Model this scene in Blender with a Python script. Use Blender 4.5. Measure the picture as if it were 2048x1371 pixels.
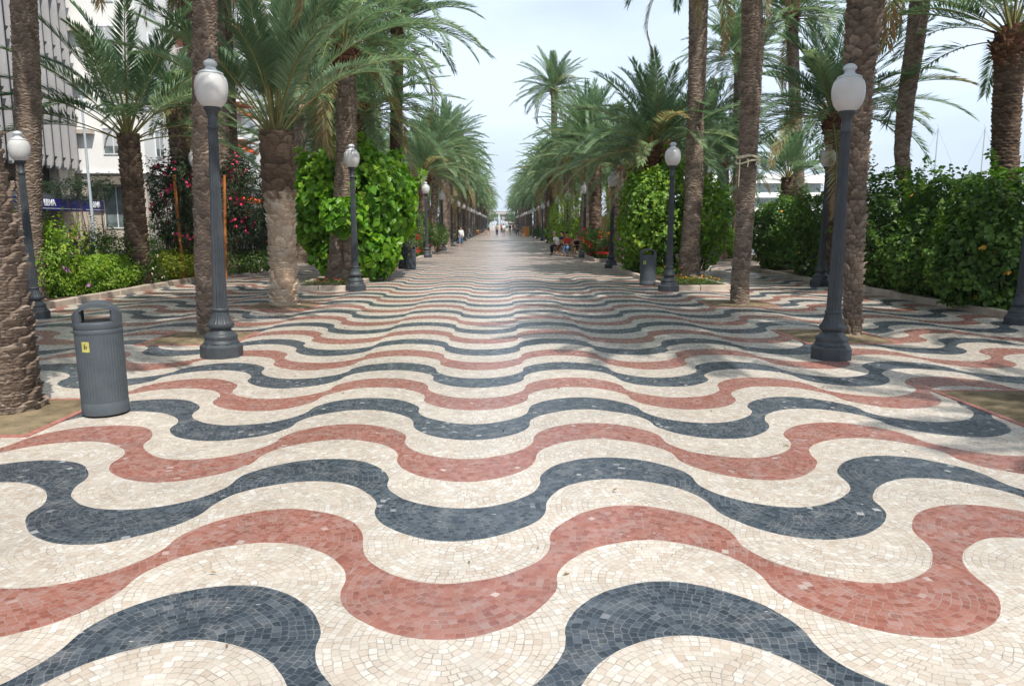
import bpy, math, random
import numpy as np
from math import pi, sin, cos, atan, tan, sqrt, radians as R
from mathutils import Vector, Matrix

# ------------------------------------------------------------------ camera, sky, sun
SC = bpy.context.scene
for o in list(bpy.data.objects): bpy.data.objects.remove(o)
CAMH, FPX, HY, VX = 1.72, 1500.0, 448.0, 1001.0
TH = atan((685.5 - HY) / FPX)
PS = atan((1024 - VX) * cos(TH) / FPX)
cam = bpy.data.cameras.new("camera"); cam.sensor_width = 36.0; cam.lens = 36 * FPX / 2048
cam.clip_start = .05; cam.clip_end = 6000
camo = bpy.data.objects.new("camera", cam); SC.collection.objects.link(camo)
camo.location = (0, 0, CAMH); camo.rotation_euler = (pi/2 - TH, 0, -PS)
SC.camera = camo

SUN_AZ, SUN_EL = R(154), R(58)            # clockwise from +Y
w = bpy.data.worlds.new("World"); SC.world = w; w.use_nodes = True
wn = w.node_tree; bg = wn.nodes['Background']
sky = wn.nodes.new('ShaderNodeTexSky'); sky.sky_type = 'NISHITA'; sky.sun_disc = False
sky.sun_elevation = SUN_EL; sky.sun_rotation = SUN_AZ; sky.air_density = 1.0; sky.dust_density = 3.2; sky.ozone_density = 1.2
# thin high cloud veil over the sky
tc = wn.nodes.new('ShaderNodeTexCoord'); nz = wn.nodes.new('ShaderNodeTexNoise'); nz.inputs['Scale'].default_value = 1.6
nz.inputs['Detail'].default_value = 5; mr = wn.nodes.new('ShaderNodeMapRange')
mr.inputs['From Min'].default_value = .36; mr.inputs['From Max'].default_value = .66
mr.inputs['To Min'].default_value = .45; mr.inputs['To Max'].default_value = .97
mp = wn.nodes.new('ShaderNodeMapping'); mp.inputs['Scale'].default_value = (1, 1, 3)
wn.links.new(tc.outputs['Generated'], mp.inputs['Vector']); wn.links.new(mp.outputs[0], nz.inputs['Vector'])
wn.links.new(nz.outputs['Fac'], mr.inputs['Value'])
mx = wn.nodes.new('ShaderNodeMix'); mx.data_type = 'RGBA'
wn.links.new(mr.outputs[0], mx.inputs['Factor']); wn.links.new(sky.outputs[0], mx.inputs[6])
mx.inputs[7].default_value = (7.3, 8.5, 10.0, 1)
wn.links.new(mx.outputs[2], bg.inputs['Color']); bg.inputs['Strength'].default_value = .10

sl = bpy.data.lights.new("sun", 'SUN'); sl.energy = 4.0; sl.angle = R(.6); sl.color = (1.0, .955, .88)
so = bpy.data.objects.new("sun", sl); SC.collection.objects.link(so)
sd = Vector((sin(SUN_AZ)*cos(SUN_EL), cos(SUN_AZ)*cos(SUN_EL), sin(SUN_EL)))
so.rotation_euler = sd.to_track_quat('Z', 'Y').to_euler(); so.location = (20, -30, 40)
SC.view_settings.view_transform = 'Standard'; SC.view_settings.look = 'None'
SC.view_settings.exposure = 0.38; SC.view_settings.gamma = 1
SC.cycles.max_bounces = 6; SC.cycles.transparent_max_bounces = 8; SC.cycles.transmission_bounces = 4
SC.cycles.diffuse_bounces = 3; SC.cycles.glossy_bounces = 2

rng = np.random.default_rng(7); rnd = random.Random(5)

# ------------------------------------------------------------------ pixel <-> world
def raydir(px, py):
    x = (px - 1024) / FPX; v = -(py - 685.5) / FPX
    d = (x, cos(TH) + v*sin(TH), -sin(TH) + v*cos(TH))
    return (d[0]*cos(PS) + d[1]*sin(PS), -d[0]*sin(PS) + d[1]*cos(PS), d[2])
def G(px, py, z=0.0):
    d = raydir(px, py); t = (z - CAMH) / d[2]
    return Vector((d[0]*t, d[1]*t, z))
def A(px, py, Y):
    d = raydir(px, py); t = Y / d[1]
    return Vector((d[0]*t, Y, CAMH + d[2]*t))

# ------------------------------------------------------------------ object helpers
def link(o): SC.collection.objects.link(o); return o
def tag(o, label=None, cat=None, group=None, kind=None):
    if label: o['label'] = label
    if cat: o['category'] = cat
    if group: o['group'] = group
    if kind: o['kind'] = kind
    return o
def thing(name, loc, label, cat, group=None, rz=0, s=1):
    o = bpy.data.objects.new(name, None); o.empty_display_size = .3
    o.location = loc; o.rotation_euler = (0, 0, rz); o.scale = (s, s, s)
    link(o); return tag(o, label, cat, group)
def copy_tree(o, parent=None):
    c = o.copy(); link(c); c.parent = parent
    for ch in list(o.children): copy_tree(ch, c)
    return c
def npmesh(name, V, F, mats, midx=None, rn=None, smooth=False):
    """V (n,3); F list of int arrays, each (m,k)"""
    me = bpy.data.meshes.new(name)
    V = np.asarray(V, dtype=np.float32); F = [np.asarray(f, dtype=np.int32) for f in F if len(f)]
    me.vertices.add(len(V)); me.vertices.foreach_set('co', V.ravel())
    tot = sum(f.size for f in F); nf = sum(len(f) for f in F)
    me.loops.add(tot); me.loops.foreach_set('vertex_index', np.concatenate([f.ravel() for f in F]))
    me.polygons.add(nf)
    lens = np.concatenate([np.full(len(f), f.shape[1], dtype=np.int32) for f in F])
    st = np.concatenate([[0], np.cumsum(lens)[:-1]]).astype(np.int32)
    me.polygons.foreach_set('loop_start', st)
    if midx is not None:
        me.polygons.foreach_set('material_index', np.concatenate([np.full(len(f), m, dtype=np.int32) for f, m in zip(F, midx)]))
    if smooth: me.polygons.foreach_set('use_smooth', np.ones(nf, dtype=bool))
    if rn is not None:
        a = me.attributes.new('rnd', 'FLOAT', 'POINT'); a.data.foreach_set('value', np.asarray(rn, dtype=np.float32))  # per-vertex tone; on trunks it also carries painted crevice shade
    for m in mats: me.materials.append(m)
    me.update(calc_edges=True)
    return me
def obj(name, me, parent=None, loc=(0, 0, 0), rot=(0, 0, 0), s=1):
    o = bpy.data.objects.new(name, me); o.location = loc; o.rotation_euler = rot
    o.scale = (s, s, s) if not hasattr(s, '__len__') else s
    o.parent = parent; link(o); return o

class MB:
    """collects simple solids into one mesh"""
    def __init__(s): s.v = []; s.f = []; s.mi = []; s.m = 0; s.sm = []
    def add(s, vs, fs, smooth=False):
        n = len(s.v); s.v += [tuple(v) for v in vs]
        for f in fs: s.f.append(tuple(i + n for i in f)); s.mi.append(s.m); s.sm.append(smooth)
    def box(s, x0, x1, y0, y1, z0, z1, M=None, bev=0):
        if bev:
            b = bev
            pr = [(x0+b, y0), (x1-b, y0), (x1, y0+b), (x1, y1-b), (x1-b, y1), (x0+b, y1), (x0, y1-b), (x0, y0+b)]
            ins = [(min(max(x, x0+b), x1-b), min(max(y, y0+b), y1-b)) for x, y in pr]
            vs = [(x, y, z0) for x, y in pr] + [(x, y, z1-b) for x, y in pr] + [((x+ix)/2+0*(x), (y+iy)/2, z1) for (x, y), (ix, iy) in zip(pr, ins)]
            fs = [(i, (i+1) % 8, (i+1) % 8+8, i+8) for i in range(8)] + [(i+8, (i+1) % 8+8, (i+1) % 8+16, i+16) for i in range(8)]
            fs += [tuple(range(16, 24)), tuple(range(7, -1, -1))]
        else:
            vs = [(x, y, z) for z in (z0, z1) for x, y in ((x0, y0), (x1, y0), (x1, y1), (x0, y1))]
            fs = [(3, 2, 1, 0), (4, 5, 6, 7), (0, 1, 5, 4), (1, 2, 6, 5), (2, 3, 7, 6), (3, 0, 4, 7)]
        if M is not None: vs = [M @ Vector(v) for v in vs]
        s.add(vs, fs)
    def tube(s, pts, rads, n=8, cap=True, smooth=True):
        pts = [Vector(p) for p in pts]; vs = []
        if not hasattr(rads, '__len__'): rads = [rads] * len(pts)
        up = Vector((0, 0, 1))
        for i, p in enumerate(pts):
            t = (pts[min(i+1, len(pts)-1)] - pts[max(i-1, 0)]).normalized()
            a = t.orthogonal().normalized() if abs(t.dot(up)) > .95 else t.cross(up).normalized()
            if abs(t.dot(up)) > .95: a = (Vector((1, 0, 0)) - t * t.x).normalized()
            b = t.cross(a)
            for k in range(n):
                q = 2*pi*k/n; vs.append(p + (a*cos(q) + b*sin(q)) * rads[i])
        fs = [(i*n+k, i*n+(k+1) % n, (i+1)*n+(k+1) % n, (i+1)*n+k) for i in range(len(pts)-1) for k in range(n)]
        s.add(vs, fs, smooth)
        if cap:
            s.add(vs[:n], [tuple(range(n-1, -1, -1))]); s.add(vs[-n:], [tuple(range(n))])
    def lathe(s, prof, n=24, c=(0, 0, 0), flute=0, fl_n=16, smooth=True, ph=0):
        vs = []
        for r, z in prof:
            for k in range(n):
                q = 2*pi*k/n + ph; rr = r * (1 - (flute * (.5 + .5*cos(q*fl_n)) if flute else 0))
                vs.append((c[0] + rr*cos(q), c[1] + rr*sin(q), c[2] + z))
        fs = [(i*n+k, i*n+(k+1) % n, (i+1)*n+(k+1) % n, (i+1)*n+k) for i in range(len(prof)-1) for k in range(n)]
        s.add(vs, fs, smooth)
        s.add(vs[:n], [tuple(range(n-1, -1, -1))]); s.add(vs[-n:], [tuple(range(n))])
    def mesh(s, name, *mats):
        me = bpy.data.meshes.new(name); me.from_pydata(s.v, [], s.f)
        for m in mats: me.materials.append(m)
        me.polygons.foreach_set('material_index', s.mi); me.polygons.foreach_set('use_smooth', s.sm)
        me.update(); return me
    def build(s, name, mats, parent=None, loc=(0, 0, 0), rot=(0, 0, 0)):
        return obj(name, s.mesh(name, *(mats if isinstance(mats, (list, tuple)) else [mats])), parent, loc, rot)

ORD = "first second third fourth fifth sixth seventh eighth ninth tenth eleventh twelfth thirteenth fourteenth fifteenth sixteenth seventeenth eighteenth nineteenth twentieth twenty-first twenty-second twenty-third twenty-fourth twenty-fifth twenty-sixth twenty-seventh twenty-eighth twenty-ninth thirtieth".split()

# ------------------------------------------------------------------ materials
class E:
    def __init__(s, nt, sock): s.nt = nt; s.s = sock
    def _m(s, op, *a):
        n = s.nt.nodes.new('ShaderNodeMath'); n.operation = op
        for i, q in enumerate((s,) + a):
            if isinstance(q, E): s.nt.links.new(q.s, n.inputs[i])
            else: n.inputs[i].default_value = q
        return E(s.nt, n.outputs[0])
    def __add__(s, o): return s._m('ADD', o)
    def __sub__(s, o): return s._m('SUBTRACT', o)
    def __mul__(s, o): return s._m('MULTIPLY', o)
    def __truediv__(s, o): return s._m('DIVIDE', o)
    __radd__ = __add__; __rmul__ = __mul__
    def f(s, op, *a): return s._m(op, *a)
class Mat:
    def __init__(s, name, rough=.6, spec=.3, metal=0):
        s.m = bpy.data.materials.new(name); s.m.use_nodes = True; s.nt = s.m.node_tree
        s.b = s.nt.nodes['Principled BSDF']; s.out = s.nt.nodes['Material Output']
        s.b.inputs['Roughness'].default_value = rough; s.b.inputs['Specular IOR Level'].default_value = spec
        s.b.inputs['Metallic'].default_value = metal
    def L(s, a, b): s.nt.links.new(a.s if isinstance(a, E) else a, b)
    def node(s, t, **kw):
        n = s.nt.nodes.new(t)
        for k, v in kw.items():
            if k in n.inputs: n.inputs[k].default_value = v
            else: setattr(n, k, v)
        return n
    def pos(s, obj=False):
        n = s.node('ShaderNodeTexCoord') if obj else s.node('ShaderNodeNewGeometry')
        return n.outputs['Object'] if obj else n.outputs['Position']
    def noise(s, scale, detail=4, rough=.55, vec=None, out='Fac', stretch=None):
        n = s.node('ShaderNodeTexNoise', Scale=scale, Detail=detail, Roughness=rough)
        v = vec or s.pos(True)
        if stretch:
            m = s.node('ShaderNodeMapping'); m.inputs['Scale'].default_value = stretch; s.L(v, m.inputs[0]); v = m.outputs[0]
        s.L(v, n.inputs['Vector']); return E(s.nt, n.outputs[out])
    def rng(s, e, a, b, c=0., d=1.):
        n = s.node('ShaderNodeMapRange'); s.L(e, n.inputs['Value'])
        for k, v in zip(('From Min', 'From Max', 'To Min', 'To Max'), (a, b, c, d)): n.inputs[k].default_value = v
        return E(s.nt, n.outputs[0])
    def mix(s, f, a, b, mode='MIX'):
        n = s.node('ShaderNodeMix'); n.data_type = 'RGBA'; n.blend_type = mode
        for q, i in ((f, 0), (a, 6), (b, 7)):
            if isinstance(q, E): s.L(q, n.inputs[i])
            elif i == 0: n.inputs[0].default_value = q
            else: n.inputs[i].default_value = (*q, 1)
        return E(s.nt, n.outputs[2])
    def ramp(s, e, stops):
        n = s.node('ShaderNodeValToRGB'); cr = n.color_ramp
        while len(cr.elements) < len(stops): cr.elements.new(.5)
        for el, (p, c) in zip(cr.elements, stops): el.position = p; el.color = (*c, 1)
        s.L(e, n.inputs[0]); return E(s.nt, n.outputs[0])
    def color(s, c):
        if isinstance(c, E): s.L(c, s.b.inputs['Base Color'])
        else: s.b.inputs['Base Color'].default_value = (*c, 1)
        return s
    def bump(s, e, dist=.01, strength=.6):
        n = s.node('ShaderNodeBump', Strength=strength, Distance=dist); s.L(e, n.inputs['Height']); s.L(n.outputs[0], s.b.inputs['Normal']); return s
    def attr(s, name='rnd'):
        n = s.node('ShaderNodeAttribute'); n.attribute_name = name; return E(s.nt, n.outputs['Fac'])

def simple(name, c, rough=.6, spec=.3, var=.25, scale=8, bump=0):
    m = Mat(name, rough, spec); n = m.noise(scale)
    m.color(m.mix(m.rng(n, .3, .7), tuple(x*(1-var) for x in c), tuple(min(1, x*(1+var)) for x in c)))
    if bump: m.bump(m.noise(scale*4), bump)
    return m.m
def leafmat(name, stops, trans=.3, rough=.45, spec=.35):
    m = Mat(name, rough, spec); a = m.attr()
    c = m.ramp(a, stops); m.color(c)
    t = m.node('ShaderNodeBsdfTranslucent')
    hs = m.node('ShaderNodeHueSaturation', Saturation=1.15, Value=1.35); m.L(c, hs.inputs['Color']); m.L(hs.outputs[0], t.inputs['Color'])
    mixs = m.node('ShaderNodeMixShader'); mixs.inputs[0].default_value = trans
    m.L(m.b.outputs[0], mixs.inputs[1]); m.L(t.outputs[0], mixs.inputs[2]); m.L(mixs.outputs[0], m.out.inputs['Surface'])
    return m.m

PER, LAM, WX0, WY0, AMP = 1.965, 2.07, -.25, 2.915, .50
def mosaic():
    m = Mat('wave mosaic of small marble tiles', .42, .5)
    P = m.pos(); sx = m.node('ShaderNodeSeparateXYZ'); m.L(P, sx.inputs[0])
    # slow wobble so rows are not ruler straight
    n1 = m.node('ShaderNodeTexNoise', Scale=1.2, Detail=2.0); m.L(P, n1.inputs['Vector'])
    s1 = m.node('ShaderNodeSeparateColor'); m.L(n1.outputs['Color'], s1.inputs[0])
    n2 = m.node('ShaderNodeTexNoise', Scale=11., Detail=2.0); m.L(P, n2.inputs['Vector'])
    s2 = m.node('ShaderNodeSeparateColor'); m.L(n2.outputs['Color'], s2.inputs[0])
    e = lambda q: E(m.nt, q)
    x = e(sx.outputs[0]) + (e(s1.outputs[0]) - .5) * .10 + (e(s2.outputs[0]) - .5) * .008
    y = e(sx.outputs[1]) + (e(s1.outputs[1]) - .5) * .10 + (e(s2.outputs[1]) - .5) * .008
    X = (x - WX0) / LAM
    c = (X * (2*pi)).f('COSINE')
    g = c.f('ABSOLUTE').f('POWER', .50) * c.f('SIGN') * (-AMP)
    B = PER / 4
    s = (y - g - (WY0 + AMP)) / B
    k = s.f('FLOOR')
    q = c.f('GREATER_THAN', 0.)
    xc_t = X.f('ROUND'); xc_c = X.f('FLOOR') + .5
    xc = (xc_t * q + xc_c * (q * -1 + 1)) * LAM + WX0
    yc = (k + 1 - q) * B + (WY0 + AMP)
    dx = x - xc; dy = y - yc
    xj = dx + (e(s2.outputs[2]) - .5) * .034; yj = dy + (e(s2.outputs[0]) - .5) * .034
    r = (xj*xj + yj*yj).f('SQRT'); ang = yj.f('ARCTAN2', xj)
    D = .035
    rd = r / D; i = rd.f('FLOOR'); fr = rd.f('FRACT')
    wn1 = m.node('ShaderNodeTexWhiteNoise'); wn1.noise_dimensions = '2D'
    cb = m.node('ShaderNodeCombineXYZ'); m.L(i, cb.inputs[0]); m.L(k + xc*7.3, cb.inputs[1]); m.L(cb.outputs[0], wn1.inputs['Vector'])
    a = ang * (i + .5) / 1.2 + e(wn1.outputs['Value']) * 3
    j = a.f('FLOOR'); fa = a.f('FRACT')
    er = (fr.f('SUBTRACT', .5).f('ABSOLUTE') * -1 + .5); ea = (fa.f('SUBTRACT', .5).f('ABSOLUTE') * -1 + .5)
    fs = s.f('FRACT'); es = (fs.f('SUBTRACT', .5).f('ABSOLUTE') * -1 + .5) * (B / D)
    edge = er.f('MINIMUM', ea)
    gap = m.rng(edge, .025, .095, 1, 0)
    wn2 = m.node('ShaderNodeTexWhiteNoise'); wn2.noise_dimensions = '3D'
    cb2 = m.node('ShaderNodeCombineXYZ'); m.L(i + k*31.7, cb2.inputs[0]); m.L(j, cb2.inputs[1]); m.L(xc*3.1 + k, cb2.inputs[2]); m.L(cb2.outputs[0], wn2.inputs['Vector'])
    t = e(wn2.outputs['Value'])
    sc = m.node('ShaderNodeSeparateColor'); m.L(wn2.outputs['Color'], sc.inputs[0])
    t2 = e(sc.outputs[1])
    cream = m.ramp(t, [(0, (.50, .41, .325)), (.10, (.545, .465, .385)), (.5, (.575, .51, .435)), (.85, (.61, .555, .485)), (1, (.68, .64, .585))])
    red = m.ramp(t, [(0, (.25, .085, .060)), (.3, (.305, .112, .080)), (.6, (.335, .14, .104)), (.9, (.355, .17, .136)), (.99, (.37, .21, .18)), (1., (.52, .42, .38))])
    blue = m.ramp(t, [(0, (.025, .035, .048)), (.4, (.039, .053, .071)), (.8, (.064, .080, .098)), (.985, (.09, .110, .13)), (1., (.4, .4, .4))])
    km = k.f('FLOORED_MODULO', 4.) if False else (k / 4.).f('FRACT') * 4.
    isred = km.f('LESS_THAN', .5); isblue = (km - 2.).f('ABSOLUTE').f('LESS_THAN', .5)
    col = m.mix(isred, cream, red); col = m.mix(isblue, col, blue)
    # cement haze and worn patches on coloured stone, stains everywhere
    nb = m.noise(1.1, 5, .6, vec=P); nc = m.noise(7, 5, .65, vec=P); nd = m.noise(.35, 3, .5, vec=P)
    grey = m.rng(nc, .5, .72, 0, .42) * m.rng(nb, .38, .60, .2, 1)
    iscol = isred.f('MAXIMUM', isblue)
    col = m.mix(grey * iscol, col, (.30, .285, .27))
    gcol = m.mix(isred, (.27, .235, .20), (.34, .26, .235)); gcol = m.mix(isblue, gcol, (.20, .215, .225))
    gl = m.rng(nc, .38, .66, .16, .95)
    col = m.mix(gap * gl, col, gcol)
    # white chips caught in the dark stone
    vo = m.node('ShaderNodeTexVoronoi', Scale=26.); m.L(m.pos(), vo.inputs['Vector'])
    mpp = m.node('ShaderNodeMapping'); mpp.inputs['Scale'].default_value = (1, 2.6, 1); mpp.inputs['Rotation'].default_value = (0, 0, .5)
    m.L(P, mpp.inputs[0]); vo2 = m.node('ShaderNodeTexVoronoi', Scale=13.); m.L(mpp.outputs[0], vo2.inputs['Vector'])
    vs_ = m.node('ShaderNodeSeparateColor'); m.L(vo2.outputs['Color'], vs_.inputs[0])
    chip = e(vo2.outputs['Distance']).f('LESS_THAN', .16) * e(vs_.outputs[0]).f('GREATER_THAN', .90) * m.rng(nb, .50, .6)
    col = m.mix(chip * iscol, col, (.55, .53, .5))
    dirt = m.rng(nd, .35, .7, .80, 1.04) * m.rng(m.noise(3.2, 6, .7, vec=P), .25, .7, .80, 1.06) * m.rng(m.noise(26, 3, .6, vec=P), .62, .76, 1., .62)
    cx = m.node('ShaderNodeCombineXYZ')
    for q_ in range(3): m.L(dirt, cx.inputs[q_])
    col = m.mix(1., col, E(m.nt, cx.outputs[0]), 'MULTIPLY')
    m.color(col)
    m.L(m.rng(t2, 0, 1, .22, .44) + gap * .25, m.b.inputs['Roughness'])
    h = gap * -1. + t2 * .35 + nc * .3
    m.bump(h, .0016, .5)
    return m.m

def bark(name, stops, scale=1., dist=.01, fib=(6, 6, 30)):
    m = Mat(name, .85, .15); a = m.attr(); n = m.noise(6*scale, 6, .65); f = m.noise(3.5*scale, 6, .7, stretch=fib)
    k = (a * .72 + m.rng(n, .3, .7) * .2 + m.rng(f, .3, .7) * .22 + .03)
    m.color(m.ramp(k, stops)); m.bump(f + n*.5, dist, .8); return m.m

M = {}
M['mosaic'] = mosaic()
M['red_stone'] = simple('red border tiles', (.36, .15, .12), .5, .4, .3, 22, .002)
M['soil'] = simple('dry sandy soil', (.185, .145, .09), .95, .1, .4, 5, .02)
M['bedsoil'] = simple('dark bed soil', (.07, .05, .035), .95, .1, .4, 7, .03)
M['kerb'] = simple('pink limestone kerb', (.46, .38, .31), .7, .25, .22, 2.5, .004)
M['asphalt'] = simple('asphalt', (.055, .056, .06), .85, .2, .25, 1.5, .004)
M['side'] = simple('grey paving', (.28, .26, .24), .8, .2, .2, 1., .003)
M['iron'] = None
def iron():
    m = Mat('blue grey lamp paint', .48, .4); n = m.noise(5, 6, .7); f = m.noise(3, 6, .7, stretch=(5, 5, .5))
    c = m.mix(m.rng(n, .35, .7), (.034, .040, .046), (.060, .069, .077))
    c = m.mix(m.rng(f, .62, .78, 0, .6), c, (.13, .115, .10)); m.color(c); m.L(m.rng(n, .3, .7, .38, .6), m.b.inputs['Roughness'])
    m.bump(m.noise(40, 3), .0015, .5); return m.m
M['iron'] = iron()
def binmat():
    m = Mat('scuffed grey bin plastic', .5, .35); n = m.noise(6, 6, .7); f = m.noise(5, 6, .75, stretch=(9, 9, .7)); g = m.noise(30, 4, .7)
    c = m.mix(m.rng(n, .3, .7), (.058, .070, .080), (.080, .094, .106)); c = m.mix(m.rng(f, .58, .74, 0, .45), c, (.13, .125, .115)); c = m.mix(m.rng(g, .66, .74, 0, .5), c, (.16, .16, .155))
    m.color(c); m.L(m.rng(f, .3, .7, .4, .65), m.b.inputs['Roughness']); m.bump(g, .0008, .5); return m.m
M['bin'] = binmat()
M['bindark'] = simple('bin interior and foot gap shade', (.012, .010, .010), .8, .1)
M['yellow'] = simple('faded yellow sticker', (.42, .40, .10), .5, .3, .25, 30)
def globe():
    m = Mat('milky lamp globe', .28, .45); n = m.noise(2.2, 4)
    m.color(m.mix(m.rng(n, .35, .7), (.78, .78, .77), (.62, .60, .57)))
    t = m.node('ShaderNodeBsdfTranslucent'); t.inputs['Color'].default_value = (.86, .82, .78, 1)
    x = m.node('ShaderNodeMixShader'); x.inputs[0].default_value = .3
    m.L(m.b.outputs[0], x.inputs[1]); m.L(t.outputs[0], x.inputs[2]); m.L(x.outputs[0], m.out.inputs['Surface']); return m.m
M['globe'] = globe()
M['lid'] = simple('pale lamp lid', (.50, .53, .55), .5, .35, .1, 4)
M['black'] = simple('black iron', (.015, .015, .018), .5, .4)
M['frond'] = leafmat('date palm frond', [(0, (.062, .112, .050)), (.3, (.125, .205, .100)), (.6, (.215, .315, .175)), (.82, (.30, .385, .205)), (.94, (.38, .40, .17)), (1, (.30, .21, .11))], .42, .38, .5)
M['petiole'] = simple('frond stalk', (.24, .22, .075), .5, .4, .35, 3)
M['bark_grey'] = bark('palm trunk bark', [(0, (.026, .018, .014)), (.3, (.095, .068, .052)), (.6, (.215, .163, .125)), (1, (.38, .31, .25))])
M['bark_dark'] = bark('dark palm trunk bark', [(0, (.016, .010, .008)), (.35, (.062, .040, .028)), (.7, (.15, .103, .073)), (1, (.29, .22, .165))])
M['bark_pale'] = bark('cleaned pale palm bark', [(0, (.05, .035, .025)), (.25, (.17, .12, .085)), (.5, (.30, .225, .165)), (.75, (.43, .34, .25)), (1, (.50, .43, .35))])
M['boots'] = bark('cut frond stubs', [(0, (.020, .009, .006)), (.4, (.075, .032, .018)), (.75, (.17, .085, .048)), (1, (.30, .18, .11))], 1.6)
M['date'] = simple('orange date stalks', (.50, .24, .05), .5, .3, .3, 9)
M['vine'] = leafmat('heart shaped vine leaf', [(0, (.06, .17, .016)), (.4, (.12, .29, .022)), (.75, (.20, .38, .028)), (1, (.29, .45, .045))], .42, .4, .4)
M['bright'] = leafmat('bright hedge leaf', [(0, (.085, .17, .022)), (.4, (.16, .29, .034)), (.75, (.26, .39, .045)), (1, (.38, .44, .07))], .38)
M['hedge'] = leafmat('green hedge leaf', [(0, (.035, .08, .016)), (.4, (.065, .14, .024)), (.75, (.11, .21, .032)), (1, (.19, .29, .05))], .36, .42, .4)
M['olean'] = leafmat('oleander leaf', [(0, (.018, .042, .020)), (.5, (.038, .075, .034)), (1, (.09, .13, .06))], .22)
M['mid'] = leafmat('mid green leaf', [(0, (.05, .115, .018)), (.4, (.115, .235, .028)), (.75, (.20, .345, .038)), (1, (.32, .43, .05))], .36)
M['yellowl'] = leafmat('yellow green leaf', [(0, (.14, .22, .025)), (.5, (.30, .38, .045)), (1, (.46, .46, .07))], .35)
M['twig'] = simple('brown twigs', (.11, .075, .05), .8, .2, .3, 10)
M['pink'] = simple('deep pink petals', (.62, .035, .12), .5, .3, .35, 15)
M['redf'] = simple('red petals', (.55, .018, .012), .5, .3, .3, 15)
M['orange'] = simple('orange petals', (.75, .20, .012), .5, .3, .3, 15)
M['amber'] = simple('amber yellow petals', (.62, .32, .03), .5, .3, .3, 15)
M['whitef'] = simple('pale petals', (.7, .62, .5), .5, .3, .2, 15)
M['lilac'] = simple('lilac petals', (.5, .2, .5), .5, .3, .2, 15)
M['wood'] = simple('varnished folding chair wood', (.46, .20, .055), .45, .4, .3, 10)
M['stake'] = simple('weathered orange wood stake', (.40, .15, .045), .7, .2, .3, 3)
M['rope'] = simple('pale rope', (.72, .66, .46), .8, .2, .2, 20)
M['concrete'] = simple('pale grey concrete', (.42, .41, .41), .8, .2, .10, .8, .003)
M['concdark'] = simple('dark anodised brackets', (.05, .05, .052), .5, .4, .2, 2)
M['glassdark'] = simple('dark window glass', (.05, .042, .04), .12, .6, .3, .6)
M['glass'] = simple('window glass with curtain', (.16, .20, .20), .12, .6, .5, 1.2)
M['brown'] = simple('brown stone cladding', (.125, .055, .03), .35, .4, .45, .9)
M['white'] = simple('white render', (.84, .83, .80), .8, .2, .05, .5)
M['stone'] = simple('beige stone facade', (.52, .46, .39), .8, .2, .10, .7, .002)
M['shutter'] = simple('pale roller shutter', (.50, .52, .53), .6, .3, .08, 2)
M['awn'] = simple('orange awning cloth', (.70, .115, .02), .7, .2, .15, 2)
M['awndark'] = simple('grey brown awning cloth', (.10, .085, .07), .8, .2, .15, 2)
M['blue'] = simple('blue fascia', (.010, .012, .15), .4, .4, .08, 2)
M['letter'] = simple('white letters', (.78, .78, .80), .5, .3, .03, 2)
M['navy'] = simple('dark canopy roof', (.03, .034, .04), .5, .3, .1, 2)
M['pole'] = simple('galvanised pole', (.42, .47, .50), .45, .4, .08, 3)
M['hull'] = simple('white gelcoat', (.78, .79, .80), .3, .4, .03, 1)
M['frame'] = simple('white window frame', (.72, .73, .72), .5, .3, .04, 2)
M['skin'] = simple('skin', (.46, .25, .17), .55, .35, .08, 12)
def cloth(n, c): return simple(n, c, .85, .15, .15, 9)

# ------------------------------------------------------------------ ground
def sheet(name, x0, x1, y0, y1, z, mat, kind='structure'):
    b = MB(); b.add([(x0, y0, z), (x1, y0, z), (x1, y1, z), (x0, y1, z)], [(0, 1, 2, 3)])
    return tag(b.build(name, mat), kind=kind)
sheet('ground', -1500, 1500, -400, 3000, -.02, M['asphalt'])
sheet('pavement', -9.6, 9.6, -30, 520, 0, M['mosaic'])
sheet('sidewalk', -30, -24.6, -30, 400, .06, M['side'])
sheet('quay', 30, 300, -30, 900, .0, M['side'])

def kerb_run(b, x0, x1, y0, y1, wdt=.17, h=.13):
    """kerb stones round a rectangle"""
    def run(ax, c, a0, a1, z=h):
        n = max(1, round((a1 - a0) / .95)); st = (a1 - a0) / n
        for i in range(n):
            u0 = a0 + i*st + .006; u1 = a0 + (i+1)*st - .006; dz = rnd.uniform(-.006, .006); dc = rnd.uniform(-.006, .006)
            if ax == 'x': b.box(u0, u1, c+dc, c+dc+wdt, -.05, z+dz, bev=.014)
            else: b.box(c+dc, c+dc+wdt, u0, u1, -.05, z+dz, bev=.014)
    run('x', y0, x0, x1); run('x', y1-wdt, x0, x1)
    run('y', x0, y0+wdt, y1-wdt); run('y', x1-wdt, y0+wdt, y1-wdt)
def bed(name, x0, x1, y0, y1, label, cat, group):
    t = thing(name, ((x0+x1)/2, (y0+y1)/2, 0), label, cat, group)
    b = MB(); kerb_run(b, x0-t.location.x, x1-t.location.x, y0-t.location.y, y1-t.location.y)
    b.build('kerb', M['kerb'], t)
    n = 14; ny = max(6, int((y1-y0)*1.5)); V = []; F = []
    for j in range(ny+1):
        for i in range(n+1):
            V.append((x0+.16+(x1-x0-.32)*i/n-t.location.x, y0+.16+(y1-y0-.32)*j/ny-t.location.y, .085+rnd.uniform(-.02, .03)))
    for j in range(ny):
        for i in range(n): F.append((j*(n+1)+i, j*(n+1)+i+1, (j+1)*(n+1)+i+1, (j+1)*(n+1)+i))
    obj('bed_soil', npmesh('bed_soil', V, [F], [M['bedsoil']], smooth=True), t)
    return t
ISL = [(19.6, 29.3), (34.8, 44.6), (50, 60), (65.4, 75.4), (81, 91), (96.5, 106.5), (112, 122), (128, 138)]
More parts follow.
